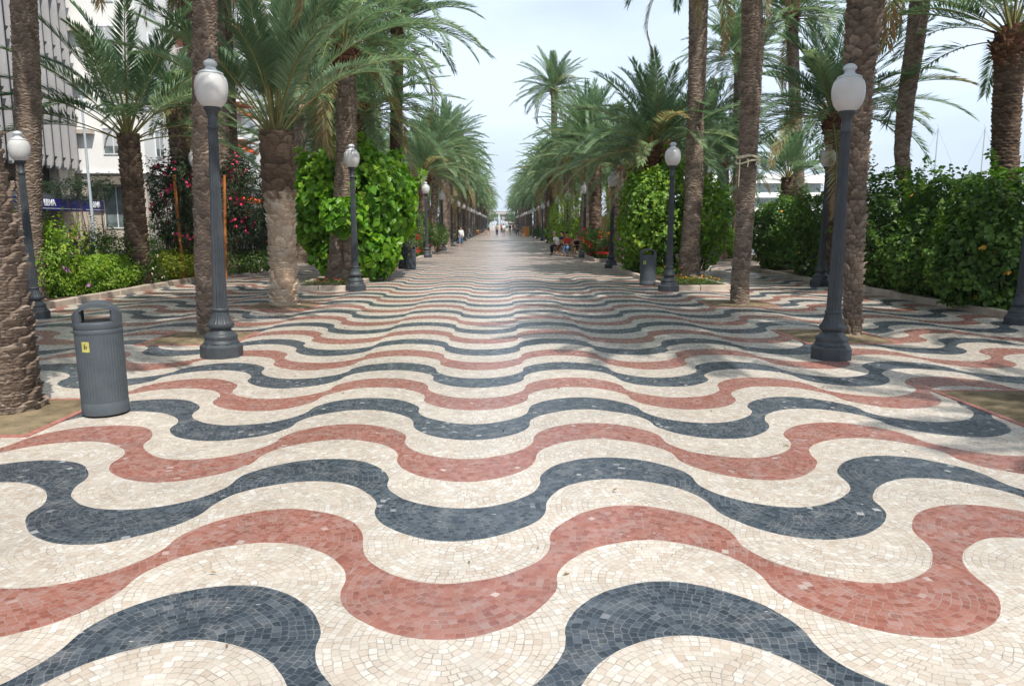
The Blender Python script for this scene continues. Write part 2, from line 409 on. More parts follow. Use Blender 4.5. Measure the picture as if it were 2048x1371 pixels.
for i, (a, b_) in enumerate(ISL):
    bed('planter_bed', -5.55, -3.95, a, b_, f"kerbed planting island left of the central walk, {ORD[i]} from the camera", 'planter bed', 'kerbed planting islands')
    bed('planter_bed', 4.35, 6.15, a, b_, f"kerbed planting island right of the central walk, {ORD[i]} from the camera", 'planter bed', 'kerbed planting islands')
bed('planter_bed', -14.2, -9.3, 4, 31.0, 'long kerbed bed under the bright green hedge on the left', 'planter bed', 'long outer beds')
bed('planter_bed', -14.2, -9.3, 33.5, 150, 'long kerbed bed on the left, beyond the gap past the oleanders', 'planter bed', 'long outer beds')
bed('planter_bed', 9.3, 13.6, 4, 29.4, 'long kerbed bed under the dark hedge on the right', 'planter bed', 'long outer beds')
bed('planter_bed', 9.3, 13.6, 32.3, 150, 'long kerbed bed on the right, beyond the gap in the dark hedge', 'planter bed', 'long outer beds')

def pit(x0, x1, y0, y1, label):
    t = thing('tree_pit', ((x0+x1)/2, (y0+y1)/2, 0), label, 'tree pit', 'square tree pits in the paving')
    hx, hy = (x1-x0)/2, (y1-y0)/2; b = MB(); q = .06
    for a0, a1, b0, b1 in ((-hx-q, hx+q, -hy-q, -hy), (-hx-q, hx+q, hy, hy+q), (-hx-q, -hx, -hy, hy), (hx, hx+q, -hy, hy)): b.box(a0, a1, b0, b1, -.004, .009)
    b.build('stone_border', M['red_stone'], t)
    V = []; n = 24
    for j in range(n+1):
        for i in range(n+1):
            u, v = i/n*2-1, j/n*2-1; V.append((u*hx, v*hy, .006+.045*(1-max(abs(u), abs(v)))**.5*rnd.uniform(.6, 1.2)))
    F = [(j*(n+1)+i, j*(n+1)+i+1, (j+1)*(n+1)+i+1, (j+1)*(n+1)+i) for j in range(n) for i in range(n)]
    obj('pit_soil', npmesh('pit_soil', V, [F], [M['soil']], smooth=True), t)
pit(-5.2, -3.93, 6.05, 7.3, 'tree pit under the thick palm at the left edge, beside the grey bin')
pit(-5.2, -3.93, 10.75, 12.0, 'tree pit behind the near left street lamp')
pit(-5.25, -3.95, 15.35, 16.5, 'tree pit under the short palm with diamond bark')
pit(4.55, 5.85, 6.0, 7.55, 'empty looking tree pit cut by the right edge of the picture')
pit(4.5, 5.8, 10.75, 12.1, 'tree pit behind the near right street lamp')
pit(4.5, 5.85, 15.6, 16.9, 'tree pit under the palm with a rope tied round it')

# ------------------------------------------------------------------ palms
def trunk_arrays(path, N, rowh, amp, na, dz, style, seed):
    """path rows (x,y,z,r); returns verts, faces, tone with painted crevice shade"""
    rg = np.random.default_rng(seed); P = np.array(path, float)
    z0, z1 = P[0, 2], P[-1, 2]; nz = max(8, int((z1 - z0) / dz))
    z = np.linspace(z0, z1, nz); cx = np.interp(z, P[:, 2], P[:, 0]); cy = np.interp(z, P[:, 2], P[:, 1]); r = np.interp(z, P[:, 2], P[:, 3])
    k = np.ones(9)/9
    def sm(a): return np.convolve(np.pad(a, 4, mode='edge'), k, 'valid') if nz > 20 else a
    cx, cy, r = sm(cx), sm(cy), sm(r)
    an = np.linspace(0, 2*pi, na, endpoint=False)
    ZZ, AA = np.meshgrid(z, an, indexing='ij')
    u = AA/(2*pi)*N; v0 = (ZZ - z0)/rowh
    wf = 1. if style == 'ridge' else .32
    wob = wf*.5*np.sin(AA*2+ZZ*3.1+seed) + wf*.35*np.sin(AA*5-ZZ*5.3) + wf*.3*np.sin(AA*9+ZZ*11+seed*2) + .5*np.sin(ZZ*7.3+seed) if style != 'diamond' else .12*np.sin(AA*3+ZZ*2)
    v = v0 + wob
    row = np.floor(v); uu = u + .5*(row % 2) + (np.sin(row*12.9+seed)*.35 if style != 'diamond' else 0)
    # pointed boot tops
    fu = uu - np.floor(uu) - .5
    pt = {'ridge': .35, 'diamond': .95, 'scale': .8, 'boots': .9}[style]
    v2 = v + pt*np.abs(fu)*2*.5
    row2 = np.floor(v2); uu = u + .5*(row2 % 2) + (np.sin(row2*12.9+seed)*.35 if style != 'diamond' else 0)
    fu = uu - np.floor(uu) - .5; fv = v2 - row2
    cell = (np.floor(uu) % N).astype(int) + row2.astype(int)*N
    tab = rg.random(int(cell.max()-cell.min())+2); cr = tab[cell - cell.min()]
    lat = 1 - np.clip(np.abs(fu)*2, 0, 1)**3
    if style == 'ridge': b = np.where(fv < .82, fv/.82, (1-fv)/.18)*(.45+.75*cr)*(.4+.6*lat)
    elif style == 'diamond': b = np.minimum(1, np.minimum(fv*3.2, (1-fv)*4))*lat*(.5+.5*cr)
    elif style == 'scale': b = fv**.8*(.5+.7*cr)*lat
    else: b = fv**.6*(.2+1.1*cr)*lat
    b = b*(.75+.5*rg.random((b.shape[0], 1))) + .25*rg.random(b.shape)*.6
    rr = r[:, None] + amp*b
    flare = np.exp(-(ZZ-z0)/.10)*.035*(r[:, None]/.2); rr = rr + flare*(rg.random(rr.shape)*.4+.8)
    V = np.stack([cx[:, None]+rr*np.cos(AA), cy[:, None]+rr*np.sin(AA), ZZ + .25*amp*b], -1).reshape(-1, 3)
    i = np.arange(nz-1)[:, None]*na; j = np.arange(na)[None, :]; j2 = (j+1) % na
    F = np.stack([i+j, i+j2, i+na+j2, i+na+j], -1).reshape(-1, 4)
    rn = np.clip(.35*cr + .55*b/1.2 + .1*rg.random(b.shape), 0, 1).ravel()  # random tone per leaf base, plus crevice shade painted in as darker hollows
    if style == 'diamond': rn = np.clip(.2+.45*cr*(b > .35)+.35*b, 0, 1).ravel()
    return V, F, rn
def trunk_mesh(path, style='ridge', mat='bark_grey', N=9, rowh=.075, amp=.022, na=54, dz=.014, seed=1):
    V, F, rn = trunk_arrays(path, N, rowh, amp, na, dz, style, seed)
    return npmesh('trunk', V, [F], [M[mat]], rn=rn, smooth=False)

def crown_mesh(seed, nf=58, L=(3.0, 3.7), el=(88, -8), bend=(55, 95), pairs=62, lf=.42, wd=.026, r0=.10, low=False, yellow=.08, power=.8, bare=.17, dry=0):
    rg = np.random.default_rng(seed); VV = []; FL = []; FR = []; RN = []; n0 = 0
    SEG = 12 if not low else 7
    for i in range(nf):
        q = (i+.5)/nf; az = i*2.39996 + rg.uniform(-.25, .25)
        dead = dry and i >= nf-dry; e0 = R(el[0] + (el[1]-el[0])*q**power + rg.uniform(-7, 7)) if not dead else R(rg.uniform(-38, -15)); ln = rg.uniform(*L)*(1-.12*(1-q)) ; bd = R(rg.uniform(*bend))*(.45+.55*q)
        s = np.linspace(0, 1, SEG+1); e = e0 - bd*s**1.5; side = rg.uniform(-.25, .25)*s**1.5
        ds = ln/SEG; dirs = np.stack([np.cos(e)*np.cos(az+side), np.cos(e)*np.sin(az+side), np.sin(e)], -1)
        pts = np.concatenate([[np.zeros(3)], np.cumsum((dirs[:-1]+dirs[1:])/2*ds, 0)])
        st = np.array([r0*cos(az)*max(.2, cos(e0)), r0*sin(az)*max(.2, cos(e0)), -.25*q+.05]); pts = pts + st
        S = np.stack([-np.sin(az+side), np.cos(az+side), np.zeros_like(s)], -1); U = np.cross(dirs, S)*-1
        U = np.where((U[:, 2:3] < 0) & (dirs[:, 2:3] < .99), U, U)
        U = np.cross(S, dirs); U *= np.sign(np.sum(U*np.array([0, 0, 1.]), -1, keepdims=True)+1e-9)
        # rachis: triangle section
        rad = (.024*(1-s)**.8+.004)[:, None]; rad[0] *= 2.0; rad[1] *= 1.2
        ring = np.stack([pts+S*rad, pts-S*rad, pts-U*rad*1.0], 1).reshape(-1, 3)
        b = n0 + np.arange(SEG)[:, None]*3; k = np.arange(3)[None, :]; k2 = (k+1) % 3
        FR.append(np.stack([b+k, b+k2, b+3+k2, b+3+k], -1).reshape(-1, 4)); VV.append(ring); hue = np.clip(rg.beta(2, 2.6)*.8 + (rg.random() < yellow)*.45*q + .08*q, 0, .95) if not dead else 1.
        RN.append(np.full(len(ring), hue)); n0 += len(ring)
        # leaflets
        m = pairs; t = np.linspace(bare+rg.uniform(0, .05), .995, m) + rg.uniform(-.004, .004, m); t = np.clip(t, 0, 1)
        T = np.stack([np.interp(t, s, dirs[:, c]) for c in range(3)], -1); P_ = np.stack([np.interp(t, s, pts[:, c]) for c in range(3)], -1)
        Sx = np.stack([np.interp(t, s, S[:, c]) for c in range(3)], -1); Ux = np.stack([np.interp(t, s, U[:, c]) for c in range(3)], -1)
        for sg in (-1, 1):
            a = np.radians(66 - 42*t + rg.uniform(-8, 8, m)); ll = lf*(.45+.75*np.sin(np.clip(t*1.05, 0, 1)*pi*.86+.25)**.8)*rg.uniform(.8, 1.1, m)
            v = rg.uniform(.22, .5, m)
            D = T*np.cos(a)[:, None] + (Sx*sg + Ux*v[:, None])*np.sin(a)[:, None]; D /= np.linalg.norm(D, axis=1, keepdims=True)
            Wv = np.cross(D, Ux + rg.normal(0, .2, (m, 3))); Wv /= np.linalg.norm(Wv, axis=1, keepdims=True)
            mid = P_ + D*(ll*.42)[:, None]; dro = (ll*rg.uniform(.0, .16, m)*(np.abs(D[:, :2]).sum(1)))[:, None]*np.array([0, 0, -1.])
            tip = P_ + D*ll[:, None] + dro; ww = Wv*(wd*.5*rg.uniform(.8, 1.2, m))[:, None]
            Q = np.stack([P_, mid-ww, tip, mid+ww], 1).reshape(-1, 3)
            VV.append(Q); FL.append((n0+np.arange(m)[:, None]*4+np.arange(4)[None, :])); n0 += len(Q)
            RN.append(np.repeat(np.clip(hue+rg.normal(0, .07, m)+.12*(t > .8)*rg.random(m), 0, 1), 4))
    return npmesh('crown', np.concatenate(VV), [np.concatenate(FL), np.concatenate(FR)], [M['frond'], M['petiole']], midx=[0, 1], rn=np.concatenate(RN))

def boots_mesh(r1, r2, h, seed, r3=None, stubs=46):
    """swollen head of cut frond stubs under the crown, top at z=0"""
    V, F, rn = trunk_arrays([(0, 0, -h, r1), (0, 0, -h*.72, r2*.8), (0, 0, -h*.45, r2), (0, 0, -h*.18, r2*.92), (0, 0, .1, (r3 or r1)*.9)], 11, .085, .07, 44, .02, 'boots', seed)
    rg = np.random.default_rng(seed); VV = [V]; RN = [rn]; FF = [F]; n = len(V)
    for i in range(stubs):
        a = rg.uniform(0, 2*pi); z = -h*rg.uniform(.02, .75); rr = np.interp(-z, [0, .18*h, .45*h, .72*h, h], [r1*.9, r2*.9, r2, r2*.8, r1])
        d = np.array([cos(a), sin(a), rg.uniform(.5, 1.6)]); d /= np.linalg.norm(d); t = np.array([-sin(a), cos(a), 0]); ln = rg.uniform(.10, .24); wv = rg.uniform(.03, .055)
        p = np.array([rr*cos(a)*.95, rr*sin(a)*.95, z]); o = np.array([cos(a), sin(a), 0])*.018
        q = [p-t*wv-o, p+t*wv-o, p+t*wv*.9+o, p-t*wv*.9+o]; q2 = [x+d*ln for x in q]; q2 = [np.array(x)*1 for x in q2]
        VV.append(np.array(q+q2)); RN.append(np.full(8, rg.uniform(.3, 1))); f = np.array([(0, 1, 5, 4), (1, 2, 6, 5), (2, 3, 7, 6), (3, 0, 4, 7), (4, 5, 6, 7)])+n; FF.append(f); n += 8
    return npmesh('leaf_stubs', np.concatenate(VV), [np.concatenate(FF)], [M['boots']], rn=np.concatenate(RN))

CR = {
 'vase':  crown_mesh(11, 31, (3.3, 4.4), (88, 44), (35, 85), 104, .45, .030, yellow=.0, bare=.30, power=.9),
 'vase2': crown_mesh(12, 34, (3.1, 4.1), (86, 14), (48, 90), 90, .46, .034, bare=.25),
 'open':  crown_mesh(19, 27, (3.1, 4.1), (86, 18), (45, 85), 88, .46, .036, bare=.30),
 'full':  crown_mesh(13, 64, (2.9, 3.7), (86, -6), (50, 95), 80, .43, .034, dry=3),
 'full2': crown_mesh(14, 58, (2.8, 3.8), (85, 2), (55, 100), 80, .43, .034, yellow=.15, dry=2),
 'full3': crown_mesh(15, 68, (2.7, 3.6), (88, -16), (45, 90), 78, .42, .034, dry=3),
 'low1':  crown_mesh(16, 48, (2.9, 3.7), (86, 0), (50, 88), 30, .44, .078, low=True),
 'low2':  crown_mesh(17, 44, (2.8, 3.6), (86, 6), (50, 92), 30, .44, .078, low=True, yellow=.15),
 'low3':  crown_mesh(18, 52, (2.6, 3.4), (88, -8), (50, 90), 28, .42, .08, low=True),
}
BALL = {'big': boots_mesh(.20, .40, .85, 3), 'mid': boots_mesh(.20, .31, .8, 4), 'small': boots_mesh(.17, .25, .6, 5)}
# hanging date stalks
def dates_mesh(seed):
    rg = random.Random(seed); b = MB()
    for i in range(7):
        az = rg.uniform(0, 2*pi); p = [Vector((0, 0, .1))]; d = Vector((cos(az)*.6, sin(az)*.6, .8))
        for k in range(5): p.append(p[-1]+d*.17); d.z -= .45
        b.tube(p, [.02]*6, 5, False); e = p[-1]
        for k in range(16):
            f = e+Vector((rg.uniform(-.16, .16), rg.uniform(-.16, .16), rg.uniform(-.5, -.2))); b.tube([e, (e+f)/2+Vector((0, 0, .04)), f], [.01, .014, .010], 4, False)
    return b.mesh('date_stalks', M['date'])
DATES = dates_mesh(3)

def palm(path, label, crown='full', ball=None, style='ridge', mat='bark_grey', N=9, rowh=.075, amp=.02, na=48, dz=.016, rz=0., cs=1., cz=None, group='date palms near the camera', dates=False, tilt=(0, 0), bs=1., cat='palm tree'):
    """path: world rows (x,y,z,r) from ground to crown"""
    p0 = path[0]; t = thing('palm_tree', (p0[0], p0[1], 0), label, cat, group)
    lp = [(x-p0[0], y-p0[1], z, r-amp*.55) for x, y, z, r in path]
    obj('trunk', trunk_mesh(lp, style, mat, N, rowh, amp, na, dz, seed=int(abs(p0[0]*37+p0[1]*11)) + 1), t)
    hx, hy, hz, hr = lp[-1]
    if ball: obj('leaf_stubs', BALL[ball], t, (hx, hy, hz), (0, 0, rz), (bs, bs, 1))
    if crown: obj('crown', CR[crown], t, (hx, hy, hz), (tilt[0], tilt[1], rz), cs)
    if dates: obj('date_stalks', DATES, t, (hx, hy, hz+.15), (0, 0, rz))
    return t
def pp(Y, rows, zground=True, ztop=None):
    """rows of (px,py,halfwidth px) at depth Y -> world path; first row is set on the ground"""
    out = []
    for px, py, hw in rows:
        q = A(px, py, Y); out.append((q.x, Y, q.z, hw*Y/FPX*1.0))
    if out[0][2] > .05: out.insert(0, (out[0][0], Y, -.02, out[0][3]*1.02))
    else: out[0] = (out[0][0], Y, -.02, out[0][3])
    if ztop:
        a, b = out[-2], out[-1]; k = (ztop-b[2])/max(.3, b[2]-a[2]); k = min(k, 3)
        out.append((b[0]+(b[0]-a[0])*k*.4, Y, ztop, b[3]*.97))
    return out
GN = 'date palms near the camera'
YL0 = G(20, 824).y
palm(pp(YL0, [(14, 826, 62), (7, 720, 60), (-3, 610, 57), (-18, 500, 55), (-38, 400, 52), (-58, 290, 50), (-84, 150, 48)], ztop=8.2), 'thick scaly palm trunk cut by the left edge, beside the grey bin',
     'full', 'mid', 'scale', 'bark_grey', 7, .095, .065, 130, .006)
palm(pp(16.6, [(66, 560, 22), (60, 460, 21), (58, 300, 22), (54, 150, 23), (47, 0, 22)], ztop=8.8), 'ridged brown palm trunk rising out of the hedge behind the far left lamp',
     'full2', 'mid', 'ridge', 'bark_grey', 8, .062, .03, 72, .011, rz=1)
palm(pp(G(414, 672).y, [(417, 674, 20), (412, 560, 20), (409, 400, 21), (409, 200, 22), (411, 0, 22)], ztop=8.0), 'slim ridged palm trunk right behind the near left street lamp',
     'full', 'mid', 'ridge', 'bark_grey', 7, .055, .026, 72, .009, rz=2.2, tilt=(.05, .0))
palm(pp(20.6, [(278, 560, 21), (272, 460, 21), (262, 330, 20), (256, 268, 20)]), 'short palm with open crown of long fronds before the white building',
     'open', None, 'boots', 'bark_dark', 9, .085, .05, 60, .014, rz=.4, cs=1.05)
palm(pp(24, [(375, 520, 17), (372, 420, 17), (360, 300, 18), (350, 215, 18)]), 'leaning shaggy palm behind the left oleander',
     'full2', 'small', 'boots', 'bark_grey', 9, .08, .05, 54, .018, rz=3.3, cs=.66)
palm(pp(27, [(392, 530, 12), (390, 420, 12), (388, 280, 12)], ztop=10.5), 'thin dark palm between the leaning palm and the near left lamp',
     'full3', 'small', 'ridge', 'bark_dark', 8, .08, .03, 40, .02, rz=5, cs=.85)
palm(pp(29, [(447, 540, 12), (446, 420, 12), (444, 265, 13)], ztop=11.5), 'shaggy palm directly right of the near left lamp shaft, by the oleander',
     'full2', 'small', 'boots', 'bark_grey', 9, .09, .05, 40, .02, rz=4.1, cs=.85)
palm(pp(31, [(470, 500, 11), (466, 330, 11), (462, 240, 11)], ztop=12), 'dark straight palm behind the pink oleander near the orange awnings',
     'full3', 'small', 'ridge', 'bark_dark', 8, .08, .03, 40, .02, rz=1.1, cs=.9)
# the short palm in the pit: cleaned diamond bark below, shaggy above
Y7 = G(566, 612).y
def diamond_palm():
    rows = pp(Y7, [(568, 614, 26), (567, 560, 25), (562, 430, 27), (557, 380, 30), (553, 300, 31), (551, 262, 29)])
    p0 = rows[0]; t = thing('palm_tree', (p0[0], p0[1], 0), 'short stout palm with pale diamond bark and wide open crown', 'palm tree', GN)
    lp = [(x-p0[0], y-p0[1], z, r-.035) for x, y, z, r in rows]; zs = A(557, 395, Y7).z
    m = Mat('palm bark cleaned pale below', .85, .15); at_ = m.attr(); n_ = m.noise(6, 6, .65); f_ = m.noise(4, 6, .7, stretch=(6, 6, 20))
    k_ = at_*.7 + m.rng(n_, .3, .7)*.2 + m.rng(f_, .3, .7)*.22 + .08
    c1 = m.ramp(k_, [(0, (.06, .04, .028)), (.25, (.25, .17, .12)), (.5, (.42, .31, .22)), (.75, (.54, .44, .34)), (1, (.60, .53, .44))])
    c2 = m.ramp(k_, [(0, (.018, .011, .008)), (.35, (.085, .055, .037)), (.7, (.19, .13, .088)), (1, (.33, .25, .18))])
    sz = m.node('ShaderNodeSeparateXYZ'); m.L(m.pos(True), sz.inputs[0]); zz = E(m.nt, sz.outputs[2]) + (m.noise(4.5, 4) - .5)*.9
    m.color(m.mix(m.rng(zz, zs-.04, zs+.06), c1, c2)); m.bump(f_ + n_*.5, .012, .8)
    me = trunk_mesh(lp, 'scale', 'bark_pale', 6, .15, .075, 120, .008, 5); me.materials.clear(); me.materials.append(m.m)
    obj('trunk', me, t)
    obj('crown', CR['vase'], t, (lp[-1][0], 0, lp[-1][2]-.03), (0, 0, .9), .93)
diamond_palm()
palm(pp(G(674, 566).y, [(676, 570, 26), (680, 520, 23), (684, 420, 18), (692, 300, 19), (694, 200, 20), (690, 120, 15), (688, 92, 18)]), 'tall bent palm with swollen dark head, growing through the vine bush',
     'full', 'big', 'ridge', 'bark_grey', 8, .07, .035, 60, .014, rz=.3, cs=.95, bs=.95)
palm(pp(34, [(603, 420, 13), (600, 330, 13), (598, 235, 13)], ztop=9.2), 'greyish palm trunk just right of the short diamond barked palm',
     'full2', 'small', 'ridge', 'bark_grey', 8, .08, .03, 40, .02, rz=2.8)
palm(pp(26.6, [(728, 480, 12), (728, 380, 12), (727, 290, 12), (731, 215, 13)]), 'palm with dark knobbly head above the vine bush, arching over the walk',
     'full3', 'big', 'ridge', 'bark_dark', 8, .08, .03, 40, .02, rz=.8, cs=1.02, bs=.7)
palm(pp(29, [(780, 480, 11), (792, 300, 12)], ztop=9.0), 'tall palm whose crown reaches the sky gap left of the walk',
     'full', 'small', 'ridge', 'bark_dark', 8, .08, .03, 40, .02, rz=2.8, cs=1.05)
palm(pp(44, [(846, 470, 9), (846, 400, 9), (848, 345, 11)]), 'palm with round rust brown head left of the walk behind the bin',
     'full2', 'big', 'ridge', 'bark_grey', 8, .09, .03, 36, .03, rz=1.8, cs=1.0)
palm(pp(57, [(892, 480, 9), (891, 400, 10), (891, 340, 10)], ztop=7.2), 'thick straight palm trunk behind the third left walk lamp',
     'full3', 'mid', 'ridge', 'bark_grey', 8, .1, .03, 36, .03, rz=4.4, cs=1.08)
# right side
palm(pp(G(1702, 672).y, [(1704, 676, 17), (1705, 600, 18), (1709, 450, 20), (1714, 300, 22), (1719, 160, 25), (1724, 80, 32)], ztop=7.2), 'rough knobbly palm right behind the near right street lamp',
     'full3', 'mid', 'scale', 'bark_grey', 8, .085, .06, 90, .008, rz=2, cs=.95, bs=1.0)
palm(pp(G(1479, 610).y, [(1479, 613, 18), (1480, 560, 18), (1488, 460, 17), (1495, 320, 18), (1501, 200, 19), (1505, 90, 21), (1504, 0, 19)], ztop=8.8), 'slim curved palm with a pale rope tied round its trunk',
     'full2', 'mid', 'ridge', 'bark_grey', 7, .055, .028, 72, .010, rz=3.2, cs=.95)
YR3 = G(1376, 556).y
palm(pp(YR3, [(1377, 560, 22), (1381, 470, 18), (1387, 395, 17), (1388, 368, 19), (1388, 340, 17), (1391, 240, 16), (1395, 120, 17), (1397, 0, 18)], ztop=10.2), 'tall bare palm in the right planting island beside the round bush',
     'full', 'mid', 'ridge', 'bark_grey', 8, .06, .03, 60, .014, rz=5.1)
palm(pp(26.5, [(1312, 430, 14), (1312, 345, 15), (1309, 290, 18)]), 'bushy palm with swollen rust brown head behind the lamp right of the walk',
     'full2', 'big', 'boots', 'bark_dark', 9, .08, .05, 48, .018, rz=1.4, cs=1.05, dates=True, bs=1.15)
palm(pp(19.6, [(1822, 470, 13), (1815, 395, 12), (1803, 310, 14), (1812, 200, 16), (1828, 100, 17), (1838, 20, 18)], ztop=9.0), 'slender bent palm rising from the dark hedge before the masts',
     'full2', 'small', 'ridge', 'bark_grey', 8, .06, .025, 54, .014, rz=2.7, cs=.8)
palm(pp(17, [(2012, 420, 25), (2010, 300, 24), (2014, 200, 25), (2026, 62, 28)]), 'dark palm with shaggy head at the right edge above the hedge',
     'vase2', 'mid', 'scale', 'bark_dark', 9, .08, .05, 60, .014, rz=.6, cs=.95, bs=1.1)
palm(pp(22, [(1672, 420, 15), (1668, 320, 15), (1664, 225, 17)]), 'dark palm hidden behind the near right lamp, fronds spread both ways',
     'full2', 'small', 'boots', 'bark_dark', 9, .08, .035, 48, .018, rz=2.2, cs=1.0)
palm(pp(30, [(1575, 420, 15), (1577, 355, 14)]), 'short young palm with upright dark fronds above the hedge',
     'vase2', None, 'boots', 'bark_dark', 9, .08, .05, 44, .02, rz=1.9, cs=.8)
palm(pp(33, [(1600, 400, 10), (1590, 200, 11), (1584, 60, 11)], ztop=10.4), 'tall thin reddish palm trunk behind the short young palm',
     'full3', 'small', 'ridge', 'bark_grey', 8, .08, .03, 36, .02, rz=4, cs=1.05)
palm(pp(36, [(1447, 420, 11), (1446, 325, 11)]), 'low palm between the tall bare palm and the roped palm',
     'full2', 'small', 'boots', 'bark_dark', 9, .08, .045, 40, .02, rz=4.9, cs=.85)
palm(pp(40, [(1475, 400, 9), (1478, 120, 9)], ztop=10.2), 'far tall palm whose crown shows left of the roped palm',
     'full', 'small', 'ridge', 'bark_grey', 8, .08, .03, 36, .03, rz=.9, cs=1.0)
palm(pp(30, [(1272, 430, 13), (1270, 340, 13)]), 'palm with brown head just left of the rust headed bushy palm',
     'vase2', 'mid', 'boots', 'bark_dark', 9, .08, .045, 40, .02, rz=.9, cs=.8)
palm(pp(34, [(1236, 440, 12), (1234, 330, 12)]), 'palm with orange brown head above the light green bush right of the walk',
     'vase2', 'small', 'boots', 'bark_grey', 9, .08, .045, 40, .02, rz=3.9, cs=.85)
palm(pp(39, [(1192, 480, 12), (1190, 400, 13), (1190, 330, 13)]), 'dark trunked palm with yellowing fronds arching left over the walk',
     'vase2', 'small', 'boots', 'bark_dark', 9, .08, .045, 40, .02, rz=2.1, cs=.95)
palm(pp(70, [(1110, 480, 6), (1108, 178, 6)]), 'lone tall palm standing above all others in the sky gap',
     'full3', 'mid', 'ridge', 'bark_grey', 8, .1, .03, 30, .05, rz=2.1, cs=1.22)
# palms beside and behind the camera whose shade falls on the paving
def plainpath(x, y, h, r=.2, lx=0, ly=0): return [(x, y, -.02, r*1.15), (x+lx*.3, y+ly*.3, h*.4, r), (x+lx, y+ly, h, r*.95)]
palm(plainpath(5.3, 6.9, 8.8, .2), 'palm out of frame right, in the pit cut by the picture edge', 'full', 'mid', dz=.03, na=36, rz=1, group='palms out of frame')
palm(plainpath(8.6, 1.0, 8.2, .2), 'palm out of frame beside the camera on the right', 'full3', 'mid', dz=.03, na=36, rz=2, group='palms out of frame')
palm(plainpath(10.8, 9.0, 7.2, .2), 'palm out of frame in the right hand bed', 'full2', 'mid', dz=.03, na=36, rz=3, group='palms out of frame')
palm(plainpath(-10.6, 9.0, 7.6, .2), 'palm out of frame in the left hand bed', 'full', 'mid', dz=.03, na=36, rz=4, group='palms out of frame')

# rows of shared-mesh palms further on
def proto_trunk(h, seed, style, mat):
    rg = random.Random(seed); lx = rg.uniform(-.35, .35); ly = rg.uniform(-.3, .3); r = .21
    return trunk_mesh([(0, 0, -.02, r*1.2), (lx*.2, ly*.1, h*.25, r), (lx*.7, ly*.6, h*.6, r*.93), (lx, ly, h, r)], style, mat, 8, .085, .035, 26, .035, seed), (lx, ly, h)
PROT = [proto_trunk(5.7, 21, 'boots', 'bark_dark'), proto_trunk(6.2, 22, 'ridge', 'bark_grey'), proto_trunk(6.9, 23, 'ridge', 'bark_grey'), proto_trunk(7.6, 24, 'ridge', 'bark_dark'), proto_trunk(6.4, 25, 'boots', 'bark_grey')]
protos = {}
def row_palm(x, y, label, group, far):
    ti = rnd.randrange(5) if (x < 0 or y > 73) else rnd.randrange(2); ci = rnd.randrange(3)
    key = (ti, ci, far)
    me, hd = PROT[ti]; cn = ('low1', 'low2', 'low3')[ci] if far else ('full', 'full2', 'full3')[ci]
    if key not in protos:
        t = thing('palm_tree', (x, y, 0), label, 'palm tree', group)
        obj('trunk', me, t); obj('leaf_stubs', BALL['mid'], t, hd); obj('crown', CR[cn], t, hd, (0, 0, 0), 1.0); protos[key] = t
    else: t = copy_tree(protos[key])
    t.location = (x, y, 0); t.rotation_euler = (0, 0, rnd.uniform(0, 6.28)); s = rnd.uniform(.92, 1.26) if (x < 0 or y > 100) else rnd.uniform(.98, 1.14); t.scale = (s*1.06, s*1.06, s)
    t['label'] = label; t['group'] = group
def row(x, ys, side, which, start):
    g = f'date palms in the {which} row {side} of the walk'
    for i, y in enumerate(ys):
        n = i + start
        if n < 16: lab = f'{ORD[n]} distant palm of the {which} row {side} of the walk'
        else: lab = f'tiny far palm near the fountain end of the {which} row {side} of the walk'
        row_palm(x + rnd.uniform(-.4, .4), y + rnd.uniform(-.7, .7), lab, g, y > 75)
row(-4.45, [50, 63.5, 69.5] + [75 + 5.0*i for i in range(34)], 'left', 'inner', 0)
row(5.0, [44.5, 50, 55.5, 61, 66] + [75 + 5.0*i for i in range(34)], 'right', 'inner', 0)
row(-10.6, [39 + 6*i for i in range(6)] + [75 + 6.5*i for i in range(24)], 'left', 'outer', 0)
row(10.9, [42 + 6*i for i in range(6)] + [78 + 6.5*i for i in range(24)], 'right', 'outer', 0)
# rope round the slim palm
def rope():
    b = MB(); Y = G(1479, 610).y; c = A(1496, 320, Y); r = .235
    for dz, ph, rr in ((.05, 0, r), (-.02, .05, r+.004), (.015, -.06, r+.007)):
        b.tube([(r_*cos(a), r_*sin(a), dz+ph*sin(a+1)+.02*sin(3*a)) for k in range(25) for a in [2*pi*k/24] for r_ in [rr]], .019, 6, False)
    for a0, L_ in ((-1.9, .16), (-1.2, .12), (-.9, .2), (-2.6, .55)):
        b.tube([(r*1.03*cos(a0), r*1.03*sin(a0), 0), (r*1.1*cos(a0+.05), r*1.1*sin(a0+.05), -L_/2), (r*1.06*cos(a0), r*1.06*sin(a0), -L_)], .015, 5)
    o = b.build('rope', M['rope'], None, (c.x, Y, c.z)); tag(o, 'pale frayed rope tied round the slim palm on the right', 'rope')
rope()
def stake(pts, label):
    b = MB(); b.tube(pts, [.05, .05, .045], 7); c = pts[0]; b.v = [(v[0]-c[0], v[1]-c[1], v[2]-c[2]) for v in b.v]
    tag(b.build('wooden_stake', M['stake'], None, c), label, 'stake', 'orange tree stakes')
def st(Y, p): return [Vector((A(*p[0], Y).x, Y, 0)), A(*p[1], Y), A(*p[2], Y)]
stake(st(22, [(392, 560), (391, 400), (392, 250)]), 'straight orange wooden stake left of the slim near palm')
stake(st(22.5, [(368, 560), (355, 430), (348, 350)]), 'bent brown wooden stake crossing the left oleander')
stake(st(24, [(452, 560), (450, 460), (449, 350)]), 'short brown stake right of the near left lamp')

